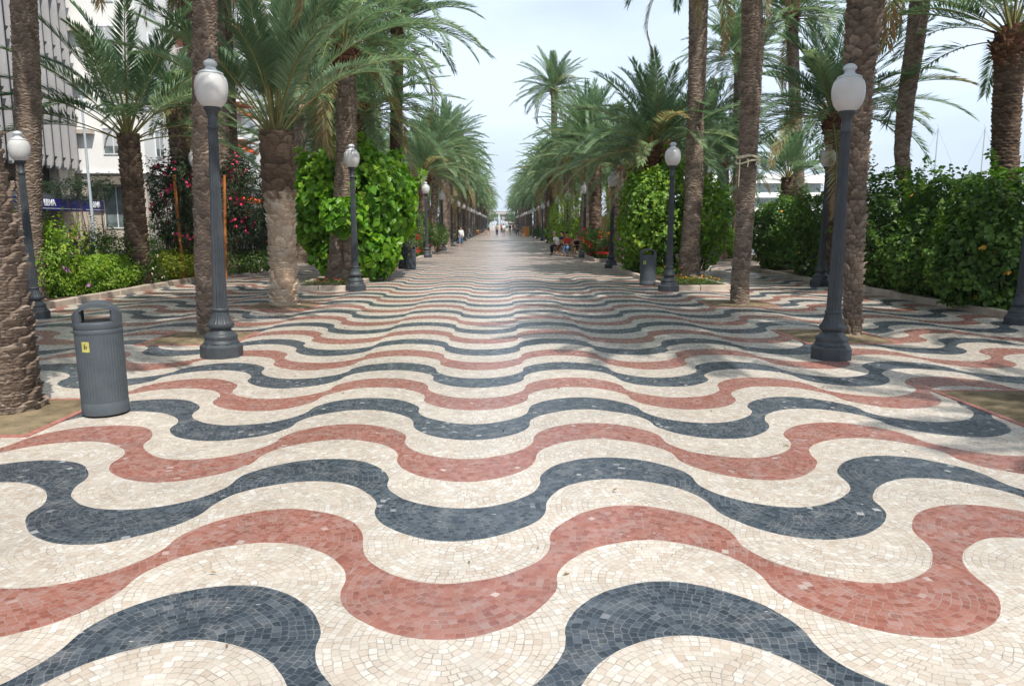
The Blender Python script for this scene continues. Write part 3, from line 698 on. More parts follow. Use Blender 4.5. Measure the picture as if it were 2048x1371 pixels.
# ------------------------------------------------------------------ street lamps
def make_lamp(label, group):
    t = thing('street_lamp', (0, 0, 0), label, 'street lamp', group)
    b = MB()
    b.lathe([(.285, 0), (.285, .155), (.27, .17), (.255, .185), (.235, .20), (.232, .215)], 8, smooth=False, ph=pi/8)
    b.lathe([(.235, .20), (.22, .235), (.212, .245), (.216, .26), (.222, .285), (.212, .315), (.185, .325), (.175, .345), (.15, .365), (.135, .385), (.135, .395)], 40)
    b.lathe([(.135, .39), (.16, .405), (.178, .43), (.18, .455), (.172, .475)], 40)
    b.build('lamp_base', M['iron'], t)
    b = MB(); b.lathe([(.172, .47), (.150, .50), (.128, .55), (.115, .60), (.108, .645)], 96, flute=.07, fl_n=20)
    b.lathe([(.108, .64), (.118, .65), (.118, .675), (.106, .685)], 32)
    n = 14; b.lathe([(.100 - .038*(k/n)**.9, .68 + (3.10-.68)*k/n) for k in range(n+1)], 112, flute=.16, fl_n=14)
    b.lathe([(.062, 3.09), (.074, 3.10), (.074, 3.125), (.062, 3.135), (.062, 3.25), (.07, 3.29), (.10, 3.335), (.112, 3.345), (.112, 3.37), (.10, 3.38)], 32)
    b.build('shaft', M['iron'], t)
    b = MB(); b.lathe([(.100, 3.372), (.142, 3.40), (.182, 3.46), (.206, 3.54), (.214, 3.62), (.209, 3.69), (.190, 3.755), (.152, 3.797)], 40)
    b.build('globe', M['globe'], t)
    b = MB(); b.lathe([(.152, 3.792), (.162, 3.80), (.158, 3.815), (.125, 3.832), (.082, 3.85), (.066, 3.87), (.064, 3.895), (.080, 3.91), (.090, 3.93), (.080, 3.955), (.048, 3.98), (.02, 3.99)], 32)
    b.build('lamp_lid', M['lid'], t)
    b = MB(); b.lathe([(.012, 3.98), (.026, 4.0), (.018, 4.02), (.009, 4.035), (.013, 4.045), (.003, 4.08)], 12); b.build('finial', M['black'], t)
    return t
def lamp_h(bx, by, ty):   # scale so that the tip is where the photo has it
    g = G(bx, by); return g, A(bx, ty, g.y).z / 4.11
L0_ = None
def lamp(g, s, label, group, rz=0):
    global L0_
    if L0_ is None: L0_ = t = make_lamp(label, group)
    else: t = copy_tree(L0_)
    t.location = (g[0], g[1], 0); t.scale = (s, s, s); t.rotation_euler = (0, 0, rz)
    t['label'] = label; t['group'] = group; return t
GL = 'globe street lamps'
g, s_ = lamp_h(444, 712, 99); g1 = g; LN = lamp(g, s_, 'nearest globe street lamp on the left, in front of the slim palm', GL)
LN.rotation_euler = (0, R(1.2), 0)
g, s_ = lamp_h(1661, 716, 108); g2 = g; lamp(g, s_, 'nearest globe street lamp on the right, before the knobbly palm', GL, .4)
SL = s_
g, s_ = lamp_h(712, 581, 279); lamp(g, s_, 'globe street lamp in front of the heart leaved vine bush', GL)
g, s_ = lamp_h(1337, 582, 275); lamp(g, s_, 'globe street lamp beside the slim grey bin on the right', GL, .2)
g, s_ = lamp_h(1222, 536, 337); lamp(g, s_, 'dark lamp at the corner of the island with red flowers', GL)
g, s_ = lamp_h(808, 537, 340); lamp(g, s_, 'lamp with bin behind it whose globe is hidden by the vine bush', GL)
g, s_ = lamp_h(72, 636, 250); lamp(g, s_, 'lamp standing before the green hedge at the far left', GL)
g, s_ = lamp_h(2036, 648, 262); lamp(g, s_, 'lamp base cut by the right edge in front of the dark hedge', GL)
lamp(A(1655, 340, 21), .97, 'small lamp with globe showing above the dark hedge on the right', GL)
g, s_ = lamp_h(600, 524, 356); lamp(g, s_, 'lamp in the left side lane, seen under the vine bush', GL)
lamp(A(395, 348, 21.5), .97, 'lamp mostly hidden behind the slim near palm', GL)
g, s_ = lamp_h(1430, 528, 352); lamp(g, s_, 'lamp in the right side lane behind the tall bare palm', GL)
lx, rx = -3.80, 4.38
for k in range(18):
    y = 39.3 + 9.85*k
    for x, sd_ in ((lx, 'left'), (rx, 'right')):
        lab = f'walk lamp on the {sd_} kerb, {ORD[k+1+2]} of its line from the camera' if k < 14 else f'tiny far lamp at the end of the {sd_} kerb line'
        lamp((x + rnd.uniform(-.05, .05) - (0 if x < 0 else .0), y), .965, lab, f'walk lamps along the {sd_} kerb', rnd.uniform(0, 1))
for k in range(9):
    y = 41.5 + 9.8*k
    for x, sd_ in ((-8.8, 'left'), (9.0, 'right')):
        lamp((x, y), .965, f'small side lane lamp on the {sd_}, {ORD[k+1]} beyond the hedge lamps', f'side lane lamps on the {sd_}')

# ------------------------------------------------------------------ litter bins
def make_bin(label, group):
    t = thing('litter_bin', (0, 0, 0), label, 'litter bin', group)
    n = 96; r = .218
    b = MB(); b.lathe([(r*.93, .0), (r*.94, .024)], n); b.build('foot_gap_shade', M['bindark'], t); b = MB()  # near-black ring added as the shaded gap under the foot
    b.lathe([(r*.995, .018), (r*1.0, .024), (r*1.0, .118), (r*.985, .122), (r*.985, .128)], n)
    b.build('bin_foot', M['bin'], t)
    b = MB()
    pr = [(r*.985, .127), (r*.992, .132), (r*.992, .135)] + [(r*(.992+.010*k/8), .14+.585*k/8) for k in range(9)]
    b.lathe(pr, 192, flute=.022, fl_n=44)
    b.lathe([(r*1.0, .722), (r*1.012, .727), (r*1.012, .755), (r*1.0, .758), (r*.99, .762)], n)
    b.build('bin_barrel', M['bin'], t)
    # hood: rim, two side pillars and an arched roof; the openings face front and back
    b = MB(); b.lathe([(r*1.0, .762), (r*1.015, .766), (r*1.02, .812), (r*1.0, .822), (r*.90, .822)], n)
    def top(x): return .985 - .105*(abs(x)/r)**2.4
    Rr = r*1.02
    for c0 in (0, pi):
        a0, a1 = c0-R(50), c0+R(50); m = 14; vs = []
        for k in range(m+1):
            a = a0+(a1-a0)*k/m
            for rr, z in ((Rr, .815), (Rr, top(Rr*cos(a))-.002), (Rr-.028, top(Rr*cos(a))-.002), (Rr-.028, .815)): vs.append((rr*cos(a), rr*sin(a), z))
        fs = [(4*k+q, 4*k+4+q, 4*k+4+(q+1) % 4, 4*k+(q+1) % 4) for k in range(m) for q in range(4)]
        b.add(vs, fs+[(0, 1, 2, 3), tuple(4*m+q for q in (3, 2, 1, 0))])
    nn = 24; vs = []; fs = []
    def lip(x, y):  # thick roof; lower under front edge following an arch
        return top(x) - .032
    for lay in (0, 1):
        for i in range(nn+1):
            for j in range(13):
                x = -Rr+2*Rr*i/nn; ym = sqrt(max(0, Rr*Rr-x*x)); y = -ym+2*ym*j/12
                vs.append((x, y, (top(x)+.004*(1-(y/Rr)**2)) if lay == 0 else lip(x, y)))
    o_ = (nn+1)*13
    for i in range(nn):
        for j in range(12):
            q = i*13+j; fs.append((q, q+13, q+14, q+1)); fs.append((o_+q, o_+q+1, o_+q+14, o_+q+13))
        q = i*13; fs.append((q, o_+q, o_+q+13, q+13)); q += 12; fs.append((q, q+13, o_+q+13, o_+q))
    b.add(vs, fs, False); b.build('bin_hood', M['bin'], t)
    b = MB(); b.lathe([(r*.93, .60), (r*.93, .815)], 40); b.v = b.v; b.build('bin_mouth', M['bindark'], t)
    b = MB()
    a = -pi/2-.36; vs = []; ww = .085
    for k in range(5):
        for z in (.575, .665):
            q = a - ww/r*.9 + (ww/r*.9)*k/4; vs.append(((r*1.008)*cos(q), (r*1.008)*sin(q), z))
    b.add(vs, [(2*k, 2*k+2, 2*k+3, 2*k+1) for k in range(4)])
    st_ = b.build('sticker', M['yellow'], t)
    b = MB()
    for u0, u1, z0, z1 in ((.1, .9, .655, .658), (.1, .9, .582, .585), (.3, .5, .60, .64), (.55, .7, .605, .63), (.35, .65, .644, .648)):
        q0 = a - ww/r*.9*(1-u0); q1 = a - ww/r*.9*(1-u1); rr = r*1.010
        b.add([(rr*cos(q), rr*sin(q), z) for q, z in ((q0, z0), (q1, z0), (q1, z1), (q0, z1))], [(0, 1, 2, 3)])
    b.build('printed_mark', M['twig'], st_)
    return t
gb = G(213, 826); B0 = make_bin('grey litter bin with yellow sticker beside the near left palm', 'grey litter bins')
B0.location = (gb.x, gb.y, 0.001); B0.rotation_euler = (0, R(-.6), R(24)); sb = A(196, 600, gb.y).z/1.0; B0.scale = (.90, .90, sb)
def binc(g, top, label, rz):
    c = copy_tree(B0); c.location = (g.x, g.y, .001); k = A(0, top, g.y).z; c.scale = (k, k, k); c.rotation_euler = (0, 0, rz); c['label'] = label
binc(G(1295, 570), 497, 'slim grey litter bin beside the lamp on the right', R(-6))
binc(G(822, 538), 490, 'grey litter bin behind the lamp by the vine bush', R(20))
binc(G(898, 491), 469, 'far grey litter bin near the woman in white', R(20))

# ------------------------------------------------------------------ bushes, hedges, flowers
def lump(d, seed, f=3.0):
    r = np.random.default_rng(seed); o = 0
    for k in range(5):
        w_ = r.normal(0, 1, 3)*f*(1+.5*k); o = o + np.sin(d@w_ + r.uniform(0, 6))/(1+.5*k)
    return o/3
def leaf_arrays(P, N, T, size, wr, kind, rn, n0=0, fold=.18):
    m = len(P); N = N/np.linalg.norm(N, axis=1, keepdims=True); T = T - N*np.sum(N*T, 1, keepdims=True); T /= np.linalg.norm(T, axis=1, keepdims=True)+1e-9
    B = np.cross(N, T); s = size[:, None]
    if kind == 'heart': pts = [(0, .12, 0), (-.30, -.04, fold), (-.52, .22, fold*1.5), (-.40, .62, fold), (0, 1.05, -.12), (.40, .62, fold), (.52, .22, fold*1.5), (.30, -.04, fold)]
    elif kind == 'oval': pts = [(0, 0, 0), (-.5, .3, fold), (-.42, .7, fold), (0, 1, -.1), (.42, .7, fold), (.5, .3, fold)]
    else: pts = [(0, 0, 0), (-.5, .45, fold), (0, 1, -.08), (.5, .45, fold)]
    Q = np.stack([P + s*(B*(a*wr) + T*b + N*c) for a, b, c in pts], 1); k = len(pts)
    base = n0 + np.arange(m)[:, None]*k
    if kind == 'heart': F = [base+np.array([[0, 1, 2, 3, 4]]), base+np.array([[0, 4, 5, 6, 7]])]
    elif kind == 'oval': F = [base+np.array([[0, 1, 2, 3]]), base+np.array([[0, 3, 4, 5]])]
    else: F = [base+np.array([[0, 1, 2]]), base+np.array([[0, 2, 3]])]
    return Q.reshape(-1, 3), F, np.repeat(rn, k)
def foliage(name, blobs, n, size, mat, kind='quad', wr=.6, seed=1, up=.5, droop=.3, lumpy=.2, inner=.3, sprigs=0, sprig_len=.4, ground=0.05):
    """blobs: (x,y,z,rx,ry,rz) local"""
    rg = np.random.default_rng(seed); B = np.array(blobs, float); wgt = (B[:, 3]*B[:, 5]+B[:, 4]*B[:, 5]+B[:, 3]*B[:, 4]); wgt /= wgt.sum()
    PP = []; DD = []; HU = []
    got = 0
    while got < n:
        c = rg.choice(len(B), n, p=wgt); d = rg.normal(0, 1, (n, 3)); d /= np.linalg.norm(d, axis=1, keepdims=True)
        lum = lump(d*np.array([1, 1, 1])+c[:, None]*1.7, seed, 3.2); rad = 1+lumpy*lum - np.abs(rg.normal(0, .07, n)); inn = rg.random(n) < inner
        rad = np.where(inn, rad*rg.uniform(.45, 1, n), rad); p = B[c, :3]+d*B[c, 3:6]*rad[:, None]
        ok = p[:, 2] > ground
        # leave out points deep inside another blob
        for b in B:
            q = np.sqrt((((p-b[:3])/b[3:6])**2).sum(1)); ok &= ~((q < .62) & (rg.random(n) < .8))
        PP.append(p[ok]); DD.append(d[ok]); HU.append((.5+.28*lum+rg.normal(0, .16, n))[ok]); got += ok.sum()
    P = np.concatenate(PP)[:n]; D = np.concatenate(DD)[:n]; H = np.concatenate(HU)[:n]
    if sprigs:
        a = []; b_ = []; h_ = []
        for i in rg.choice(len(P), sprigs):
            if D[i][2] < -.1: continue
            dr = D[i]*.7+np.array([0, 0, .9])+rg.normal(0, .3, 3); dr /= np.linalg.norm(dr); L_ = sprig_len*rg.uniform(.4, 1.3)
            m = int(L_/(size*.33))+3; tt = np.linspace(0, 1, m)[:, None]
            a.append(P[i]+dr*L_*tt+rg.normal(0, size*.22, (m, 3))); b_.append(np.tile(D[i], (m, 1))); h_.append(np.full(m, H[i]+.12))
        P = np.concatenate([P]+a); D = np.concatenate([D]+b_); H = np.concatenate([H]+h_)
    m = len(P); N = D*.8 + np.array([0, 0, up]) + rg.normal(0, .42, (m, 3)); T = rg.normal(0, .7, (m, 3)) + np.array([0, 0, -droop]) + D*.4
    V, F, rn = leaf_arrays(P, N, T, size*rg.uniform(.42, 1.35, m), wr, kind, np.clip(H+rg.normal(0, .08, m), 0, 1))
    return npmesh(name, V, F, [mat], rn=rn)
def flower_mesh(blobs, n, size, mat, seed, clump=4, topbias=0., pet=5, spread=None):
    rg = np.random.default_rng(seed); B = np.array(blobs, float); c = rg.choice(len(B), n); d = rg.normal(0, 1, (n, 3)); d[:, 2] += topbias; d[:, 1] -= .5
    d /= np.linalg.norm(d, axis=1, keepdims=True); p = B[c, :3]+d*B[c, 3:6]*(1.02+.18*lump(d+c[:, None]*1.7, seed, 3.2))[:, None]; p = p[p[:, 2] > .1]
    P = []; N = []; T = []
    for q, dd in zip(p, d):
        for k in range(rg.integers(1, clump+1)):
            cc = q+rg.normal(0, spread or size*.8, 3); ax = dd+rg.normal(0, .4, 3); ax /= np.linalg.norm(ax); t0 = np.cross(ax, [0.3, .2, .9]); t0 /= np.linalg.norm(t0); t1 = np.cross(ax, t0)
            for j in range(pet):
                a = 2*pi*j/pet; P.append(cc); T.append(t0*cos(a)+t1*sin(a)); N.append(ax+.35*(t0*cos(a)+t1*sin(a))*-1)
    P, N, T = map(np.array, (P, N, T)); V, F, rn = leaf_arrays(P, N, T, np.full(len(P), size)*rg.uniform(.7, 1.2, len(P)), .8, 'oval', rg.random(len(P)), fold=.06)
    return npmesh('flowers', V, F, [mat])
def stems_mesh(blobs, n, seed, r=.02, base=None, mat=None):
    rg = random.Random(seed); b = MB()
    for i in range(n):
        q = rg.choice(blobs); e = Vector((q[0]+rg.uniform(-.7, .7)*q[3], q[1]+rg.uniform(-.7, .7)*q[4], q[2]+rg.uniform(-.1, .8)*q[5]))
        s = Vector((q[0]*.7+rg.uniform(-.3, .3)*q[3], q[1]*.7+rg.uniform(-.3, .3)*q[4], .02)) if base is None else Vector(base)+Vector((rg.uniform(-.08, .08), rg.uniform(-.08, .08), 0))
        m = (s+e)/2+Vector((rg.uniform(-.15, .15), rg.uniform(-.15, .15), 0)); b.tube([s, m, e], [r, r*.7, r*.3], 5, False)
    return b.mesh('stems', mat or M['twig'])
def bush(label, cat, Y, blobs, n, size, mat, name='bush', group=None, kind='quad', flowers=None, stems=14, seed=1, sr=.02, **kw):
    """blobs: (px, py, rx_px, rz_px, ry_m[, dY])"""
    W = []
    for q in blobs:
        y = Y + (q[5] if len(q) > 5 else 0); c = A(q[0], q[1], y); W.append([c.x, c.y, c.z, q[2]*y/FPX, q[4], q[3]*y/FPX])
    cx = sum(q[0] for q in W)/len(W); t = thing(name, (cx, Y, .08), label, cat, group)
    L_ = [[q[0]-cx, q[1]-Y, q[2]-.08]+q[3:] for q in W]
    obj('foliage', foliage('foliage', L_, n, size, M[mat], kind, seed=seed, **kw), t)
    if stems: obj('stems', stems_mesh(L_, stems, seed, sr), t)
    for k, f in enumerate(flowers or []): tag(obj('flowers', flower_mesh(L_, f[1], f[2], M[f[0]], seed+k+50, **(f[3] if len(f) > 3 else {})), t), kind='stuff')
    return t
# left bed
bush('tall sparse shrub with yellowish leaf tips at the left, beside the far left lamp', 'shrub', 16.9, [(70, 545, 58, 60, .7), (112, 515, 34, 50, .5, .3), (30, 510, 40, 66, .6), (120, 560, 50, 46, .5, .6)], 7500, .075, 'bright', 'shrub', wr=.55, sprigs=170, sprig_len=.55, lumpy=.3, flowers=[('lilac', 16, .05)], seed=3, up=.3)
bush('bright green clipped hedge behind the near left bin', 'hedge', 17.9, [(150, 560, 46, 46, .6), (180, 556, 44, 46, .6, .7), (212, 553, 44, 44, .6, 1.3), (250, 549, 34, 38, .6, 2.4), (112, 572, 46, 44, .6, -.6)], 14000, .075, 'bright', 'hedge', wr=.6, sprigs=60, sprig_len=.18, lumpy=.14, seed=4)
bush('airy shrub with pale buds in front of the short open palm', 'shrub', 20.6, [(230, 515, 50, 44, .7), (198, 505, 30, 40, .6), (282, 510, 30, 44, .6, .6), (262, 540, 40, 34, .5)], 7000, .065, 'hedge', 'shrub', wr=.45, sprigs=220, sprig_len=.4, lumpy=.3, flowers=[('whitef', 60, .03)], seed=5)
bush('half bare twiggy bush between the two clipped hedges', 'bush', 21.2, [(290, 555, 26, 24, .5), (312, 553, 18, 20, .5)], 900, .05, 'hedge', stems=70, sr=.012, seed=6, lumpy=.3, flowers=[('whitef', 20, .025)])
bush('yellow green low hedge behind the slim near palm', 'hedge', 22.6, [(345, 528, 38, 30, .7), (384, 523, 30, 30, .7, .9), (318, 535, 26, 26, .6, -.4)], 8000, .07, 'yellowl', 'hedge', wr=.6, sprigs=50, sprig_len=.2, lumpy=.12, seed=7)
bush('round clipped dark green ball bush beside the left oleander', 'bush', 24.0, [(338, 503, 42, 34, .6)], 6500, .045, 'hedge', 'ball_bush', wr=.7, lumpy=.03, inner=.15, seed=8)
def oleander(label, Y, blobs, n, seed, fl): bush(label, 'oleander', Y, blobs, n, .13, 'olean', 'oleander', wr=.2, sprigs=160, sprig_len=.5, lumpy=.3, seed=seed, stems=26, sr=.025, up=.7, flowers=[('pink', fl, .05, dict(clump=7, topbias=.5, spread=.07))])
oleander('left oleander with deep pink flowers before the cream ground floor windows', 23, [(345, 420, 34, 60, .8), (370, 470, 34, 40, .8), (322, 380, 18, 48, .5), (360, 350, 22, 30, .6)], 4500, 11, 40)
oleander('large dark oleander full of deep pink flowers right of the near left lamp', 25.5, [(470, 410, 44, 64, .9), (505, 400, 34, 56, .9), (480, 470, 50, 40, .9), (470, 345, 26, 28, .5), (515, 450, 30, 40, .8)], 8000, 12, 70)
bush('low green hedge under the large oleander', 'hedge', 25.2, [(475, 524, 36, 22, .6), (515, 520, 30, 22, .6), (545, 512, 24, 24, .6, 2)], 5000, .06, 'hedge', 'hedge', sprigs=30, sprig_len=.2, lumpy=.15, seed=13)
bush('pale flowering shrub between the large oleander and the diamond palm', 'shrub', 29.5, [(545, 455, 22, 34, .7), (522, 470, 20, 26, .6)], 2600, .08, 'olean', 'shrub', lumpy=.3, sprigs=50, flowers=[('whitef', 50, .04)], seed=14)
bush('yellow green bush behind the left side lane lamp', 'bush', 34.5, [(612, 488, 26, 30, .8), (590, 500, 18, 22, .6), (640, 470, 22, 40, .9)], 3600, .085, 'yellowl', sprigs=30, lumpy=.25, seed=15)
bush('dark shrub with pink flowers left behind the vine bush', 'shrub', 38, [(600, 440, 24, 40, 1.), (640, 430, 24, 44, 1.)], 3000, .12, 'olean', 'shrub', wr=.25, lumpy=.3, flowers=[('pink', 24, .06)], seed=16)
# the big vine bush on the left island
bush('big mound of heart leaved vine over the left planting island', 'vine bush', 24.0, [(742, 405, 80, 92, 1.8), (640, 402, 50, 82, 1.2, -.6), (782, 405, 48, 74, 1.4, 1.0), (720, 480, 80, 62, 1.2), (662, 350, 36, 42, .9), (745, 340, 46, 42, 1.1, .8), (622, 455, 30, 38, .8, -.5), (742, 505, 52, 50, .8, -.9), (690, 432, 44, 38, .35, -2.7), (650, 500, 30, 40, .5, -.6)], 8600, .185, 'vine', 'vine_bush', kind='heart', wr=1.15, lumpy=.13, inner=.35, droop=1.0, up=.3, seed=21, sprigs=110, sprig_len=.6, stems=26, sr=.04, flowers=[('orange', 2, .04)])
bush('dark green shrub with orange red flowers behind the left bin', 'shrub', 36.5, [(812, 470, 18, 42, 1.1), (842, 462, 13, 40, 1.0, 3.5), (800, 484, 16, 36, 1.0, -.8)], 4600, .10, 'hedge', 'shrub', wr=.5, lumpy=.25, sprigs=60, flowers=[('redf', 18, .08)], seed=22)
bush('rounded dark bush on the second left island', 'bush', 44, [(872, 468, 15, 22, 1.0), (885, 470, 12, 20, .9, 6)], 2400, .10, 'hedge', lumpy=.15, seed=23)
# right island
bush('big round leafy bush with climbing shoots on the right planting island', 'bush', 25.5, [(1290, 420, 54, 76, 1.6), (1345, 400, 56, 74, 1.6, .6), (1400, 440, 48, 84, 1.5), (1330, 480, 70, 66, 1.3), (1270, 490, 36, 50, 1.0, 1.0), (1430, 420, 26, 50, 1.1, .8), (1330, 362, 34, 30, 1.0)], 11000, .125, 'mid', kind='oval', wr=.85, lumpy=.34, inner=.3, droop=.7, up=.3, seed=24, sprigs=170, sprig_len=.55, stems=26, sr=.035, flowers=[('amber', 8, .05, dict(clump=2)), ('whitef', 6, .06, dict(clump=2))])
bush('light green feathery rounded tree bush under the palms right of the walk', 'bush', 46, [(1135, 432, 34, 44, 1.8), (1170, 425, 26, 46, 1.6, 2), (1200, 420, 26, 50, 1.6), (1110, 445, 16, 26, 1.2, 3), (1160, 470, 44, 30, 1.6), (1120, 476, 22, 22, 1.2, 3)], 10000, .115, 'bright', 'round_tree', wr=.4, lumpy=.2, seed=25, sprigs=70, sprig_len=.4)
bush('leafy shrub with orange red flowers behind the dark corner lamp', 'shrub', 37.5, [(1200, 485, 32, 26, 1.1), (1230, 480, 24, 34, 1.1), (1178, 480, 16, 22, .9)], 5000, .10, 'hedge', 'shrub', wr=.5, lumpy=.25, sprigs=60, flowers=[('redf', 24, .08), ('orange', 10, .07)], seed=26)
# dark hedge on the right, in five bushes
for i, (Y, bl, n, sp) in enumerate([
    (14.9, [(2010, 440, 90, 95, 1.1), (1985, 590, 90, 45, .7), (1960, 520, 90, 95, .9), (2050, 550, 70, 90, .9)], 6500, 'dark leafy bush at the right picture edge with orange blossoms'),
    (16.9, [(1900, 430, 80, 88, 1.2), (1885, 565, 80, 45, .8), (1850, 500, 70, 76, .9), (1950, 500, 70, 80, 1.0)], 6500, 'tall hibiscus bush below the right sailboat mast'),
    (19.7, [(1780, 430, 66, 78, 1.2), (1770, 545, 62, 42, .8), (1740, 480, 56, 70, 1.0), (1830, 480, 60, 70, 1.0)], 6000, 'dark bush between the near right lamp and the slender bent palm'),
    (23.6, [(1640, 450, 54, 60, 1.2), (1650, 525, 55, 36, .9), (1680, 460, 50, 66, 1.1), (1610, 490, 46, 50, 1.0)], 5500, 'dark glossy bush left of the near right lamp shaft'),
    (27.2, [(1560, 445, 40, 50, 1.1), (1560, 508, 45, 32, .9), (1530, 465, 34, 48, 1.0), (1590, 475, 40, 46, 1.0)], 5000, 'dark bush with pale blossoms below the short young palm')]):
    bush(sp, 'bush', Y, bl, int(n*1.9), .10, 'hedge', 'hibiscus_bush', 'dark flowering hedge on the right', kind='oval', wr=.75, lumpy=.34, inner=.35, droop=.3, up=.5, seed=30+i, sprigs=130, sprig_len=.5, stems=40, sr=.02, flowers=[('amber', 14, .05, dict(clump=2)), ('whitef', 18 if i == 4 else 4, .05, dict(clump=2))])
bush('small loose bush between the tall bare palm and the roped palm', 'bush', 36.5, [(1450, 482, 18, 30, .9), (1432, 495, 16, 22, .8), (1470, 492, 16, 24, .8)], 3000, .11, 'bright', lumpy=.3, sprigs=50, seed=36)
# generic bushes further down the beds
PB = {}
def far_bush(x, y, kind, label, group, s):
    if kind not in PB:
        mt = {'dark': 'hedge', 'light': 'bright', 'grey': 'olean'}[kind]
        t = thing('bush', (x, y, .08), label, 'bush', group); bl = [[0, 0, .9, 1.1, 1.8, .85], [.3, .9, 1.2, .8, 1.0, .8], [-.3, -.9, 1.0, .8, 1.0, .8]]
        obj('foliage', foliage('foliage', bl, 3200, .15, M[mt], 'quad', wr=.55, seed=len(PB)+60, lumpy=.25, sprigs=60), t); PB[kind] = t
    else: t = copy_tree(PB[kind])
    t.location = (x, y, .08); t.rotation_euler = (0, 0, rnd.uniform(0, 6.3)); t.scale = (s*.9, s*.9, s); t['label'] = label; t['group'] = group
for side, x0, x1 in (('left', -11.2, -4.8), ('right', 11.2, 5.2)):
    for k in range(15):
        y = 42 + 6.6*k; far_bush(x0 + rnd.uniform(-.5, .5), y, rnd.choice(['dark', 'dark', 'grey', 'light']), f'{ORD[k]} distant bush of the outer bed {side} of the walk', f'distant bushes in the {side} outer bed', rnd.uniform(.9, 1.5))
    k = 0
    for (a, b_) in ISL[2:]:
        for y in (a+2.2, a+6.8):
            far_bush(x1 + rnd.uniform(-.1, .1), y, rnd.choice(['dark', 'dark', 'light']), f'{ORD[k]} bush on the distant islands {side} of the walk', f'bushes on the distant islands {side}', rnd.uniform(.5, .66)); k += 1
# low flower beds (ground cover)
def groundcover(name, x0, x1, y0, y1, label, leaf, fl, n, nf, h=.22, seed=1, size=.06):
    rg = np.random.default_rng(seed); P = np.stack([rg.uniform(x0, x1, n), rg.uniform(y0, y1, n), .08+h*rg.random(n)**.7], 1)
    V, F, rn = leaf_arrays(P, rg.normal(0, .5, (n, 3))+[0, 0, 1], rg.normal(0, 1, (n, 3)), np.full(n, size)*rg.uniform(.6, 1.3, n), .6, 'quad', rg.random(n)); L_ = len(V)
    nn = [len(V)]; p2 = np.stack([rg.uniform(x0, x1, nf), rg.uniform(y0, y1, nf), .10+h*rg.uniform(.75, 1.1, nf)], 1); PP = np.repeat(p2, 5, 0)
    a = np.tile(np.arange(5)*2*pi/5, nf); T = np.stack([np.cos(a), np.sin(a), np.full(5*nf, .15)], 1); NN = np.repeat(rg.normal(0, .45, (nf, 3))+[0, -.3, 1], 5, 0)
    V2, F2, r2 = leaf_arrays(PP, NN, T, np.full(5*nf, size*.62), .9, 'quad', rg.random(5*nf), n0=L_, fold=.05)
    me = npmesh(name, np.concatenate([V, V2]), F+F2, [M[leaf], M[fl]], midx=[0]*len(F)+[1]*len(F2), rn=np.concatenate([rn, r2]))
    tag(obj(name, me), label, 'flower bed', 'low flowers in the planting islands', 'stuff')
groundcover('orange_flowers', 4.6, 6.0, 19.85, 21.6, 'low orange marigolds at the near end of the right island', 'hedge', 'orange', 1900, 60, .18, 1, .042)
groundcover('low_plants', 4.6, 5.9, 23.5, 29.0, 'low green plants with few blossoms along the right island', 'hedge', 'orange', 3000, 60, .26, 2)
groundcover('red_flowers', 4.6, 6.0, 35.0, 44.3, 'low bright red flowers in the second right island', 'hedge', 'redf', 4500, 1900, .26, 3, .085)
groundcover('red_flowers', -5.4, -4.15, 35.0, 44.3, 'low red and orange flowers in the second left island', 'hedge', 'redf', 4500, 1500, .26, 4, .085)
groundcover('orange_flowers', -5.4, -4.15, 50.3, 59.7, 'low orange flowers in the third left island', 'hedge', 'orange', 3500, 1200, .3, 5, .1)
groundcover('red_flowers', -5.4, -4.15, 19.9, 21.2, 'few low red flowers at the near end of the left island', 'hedge', 'redf', 500, 18, .14, 6, .045)

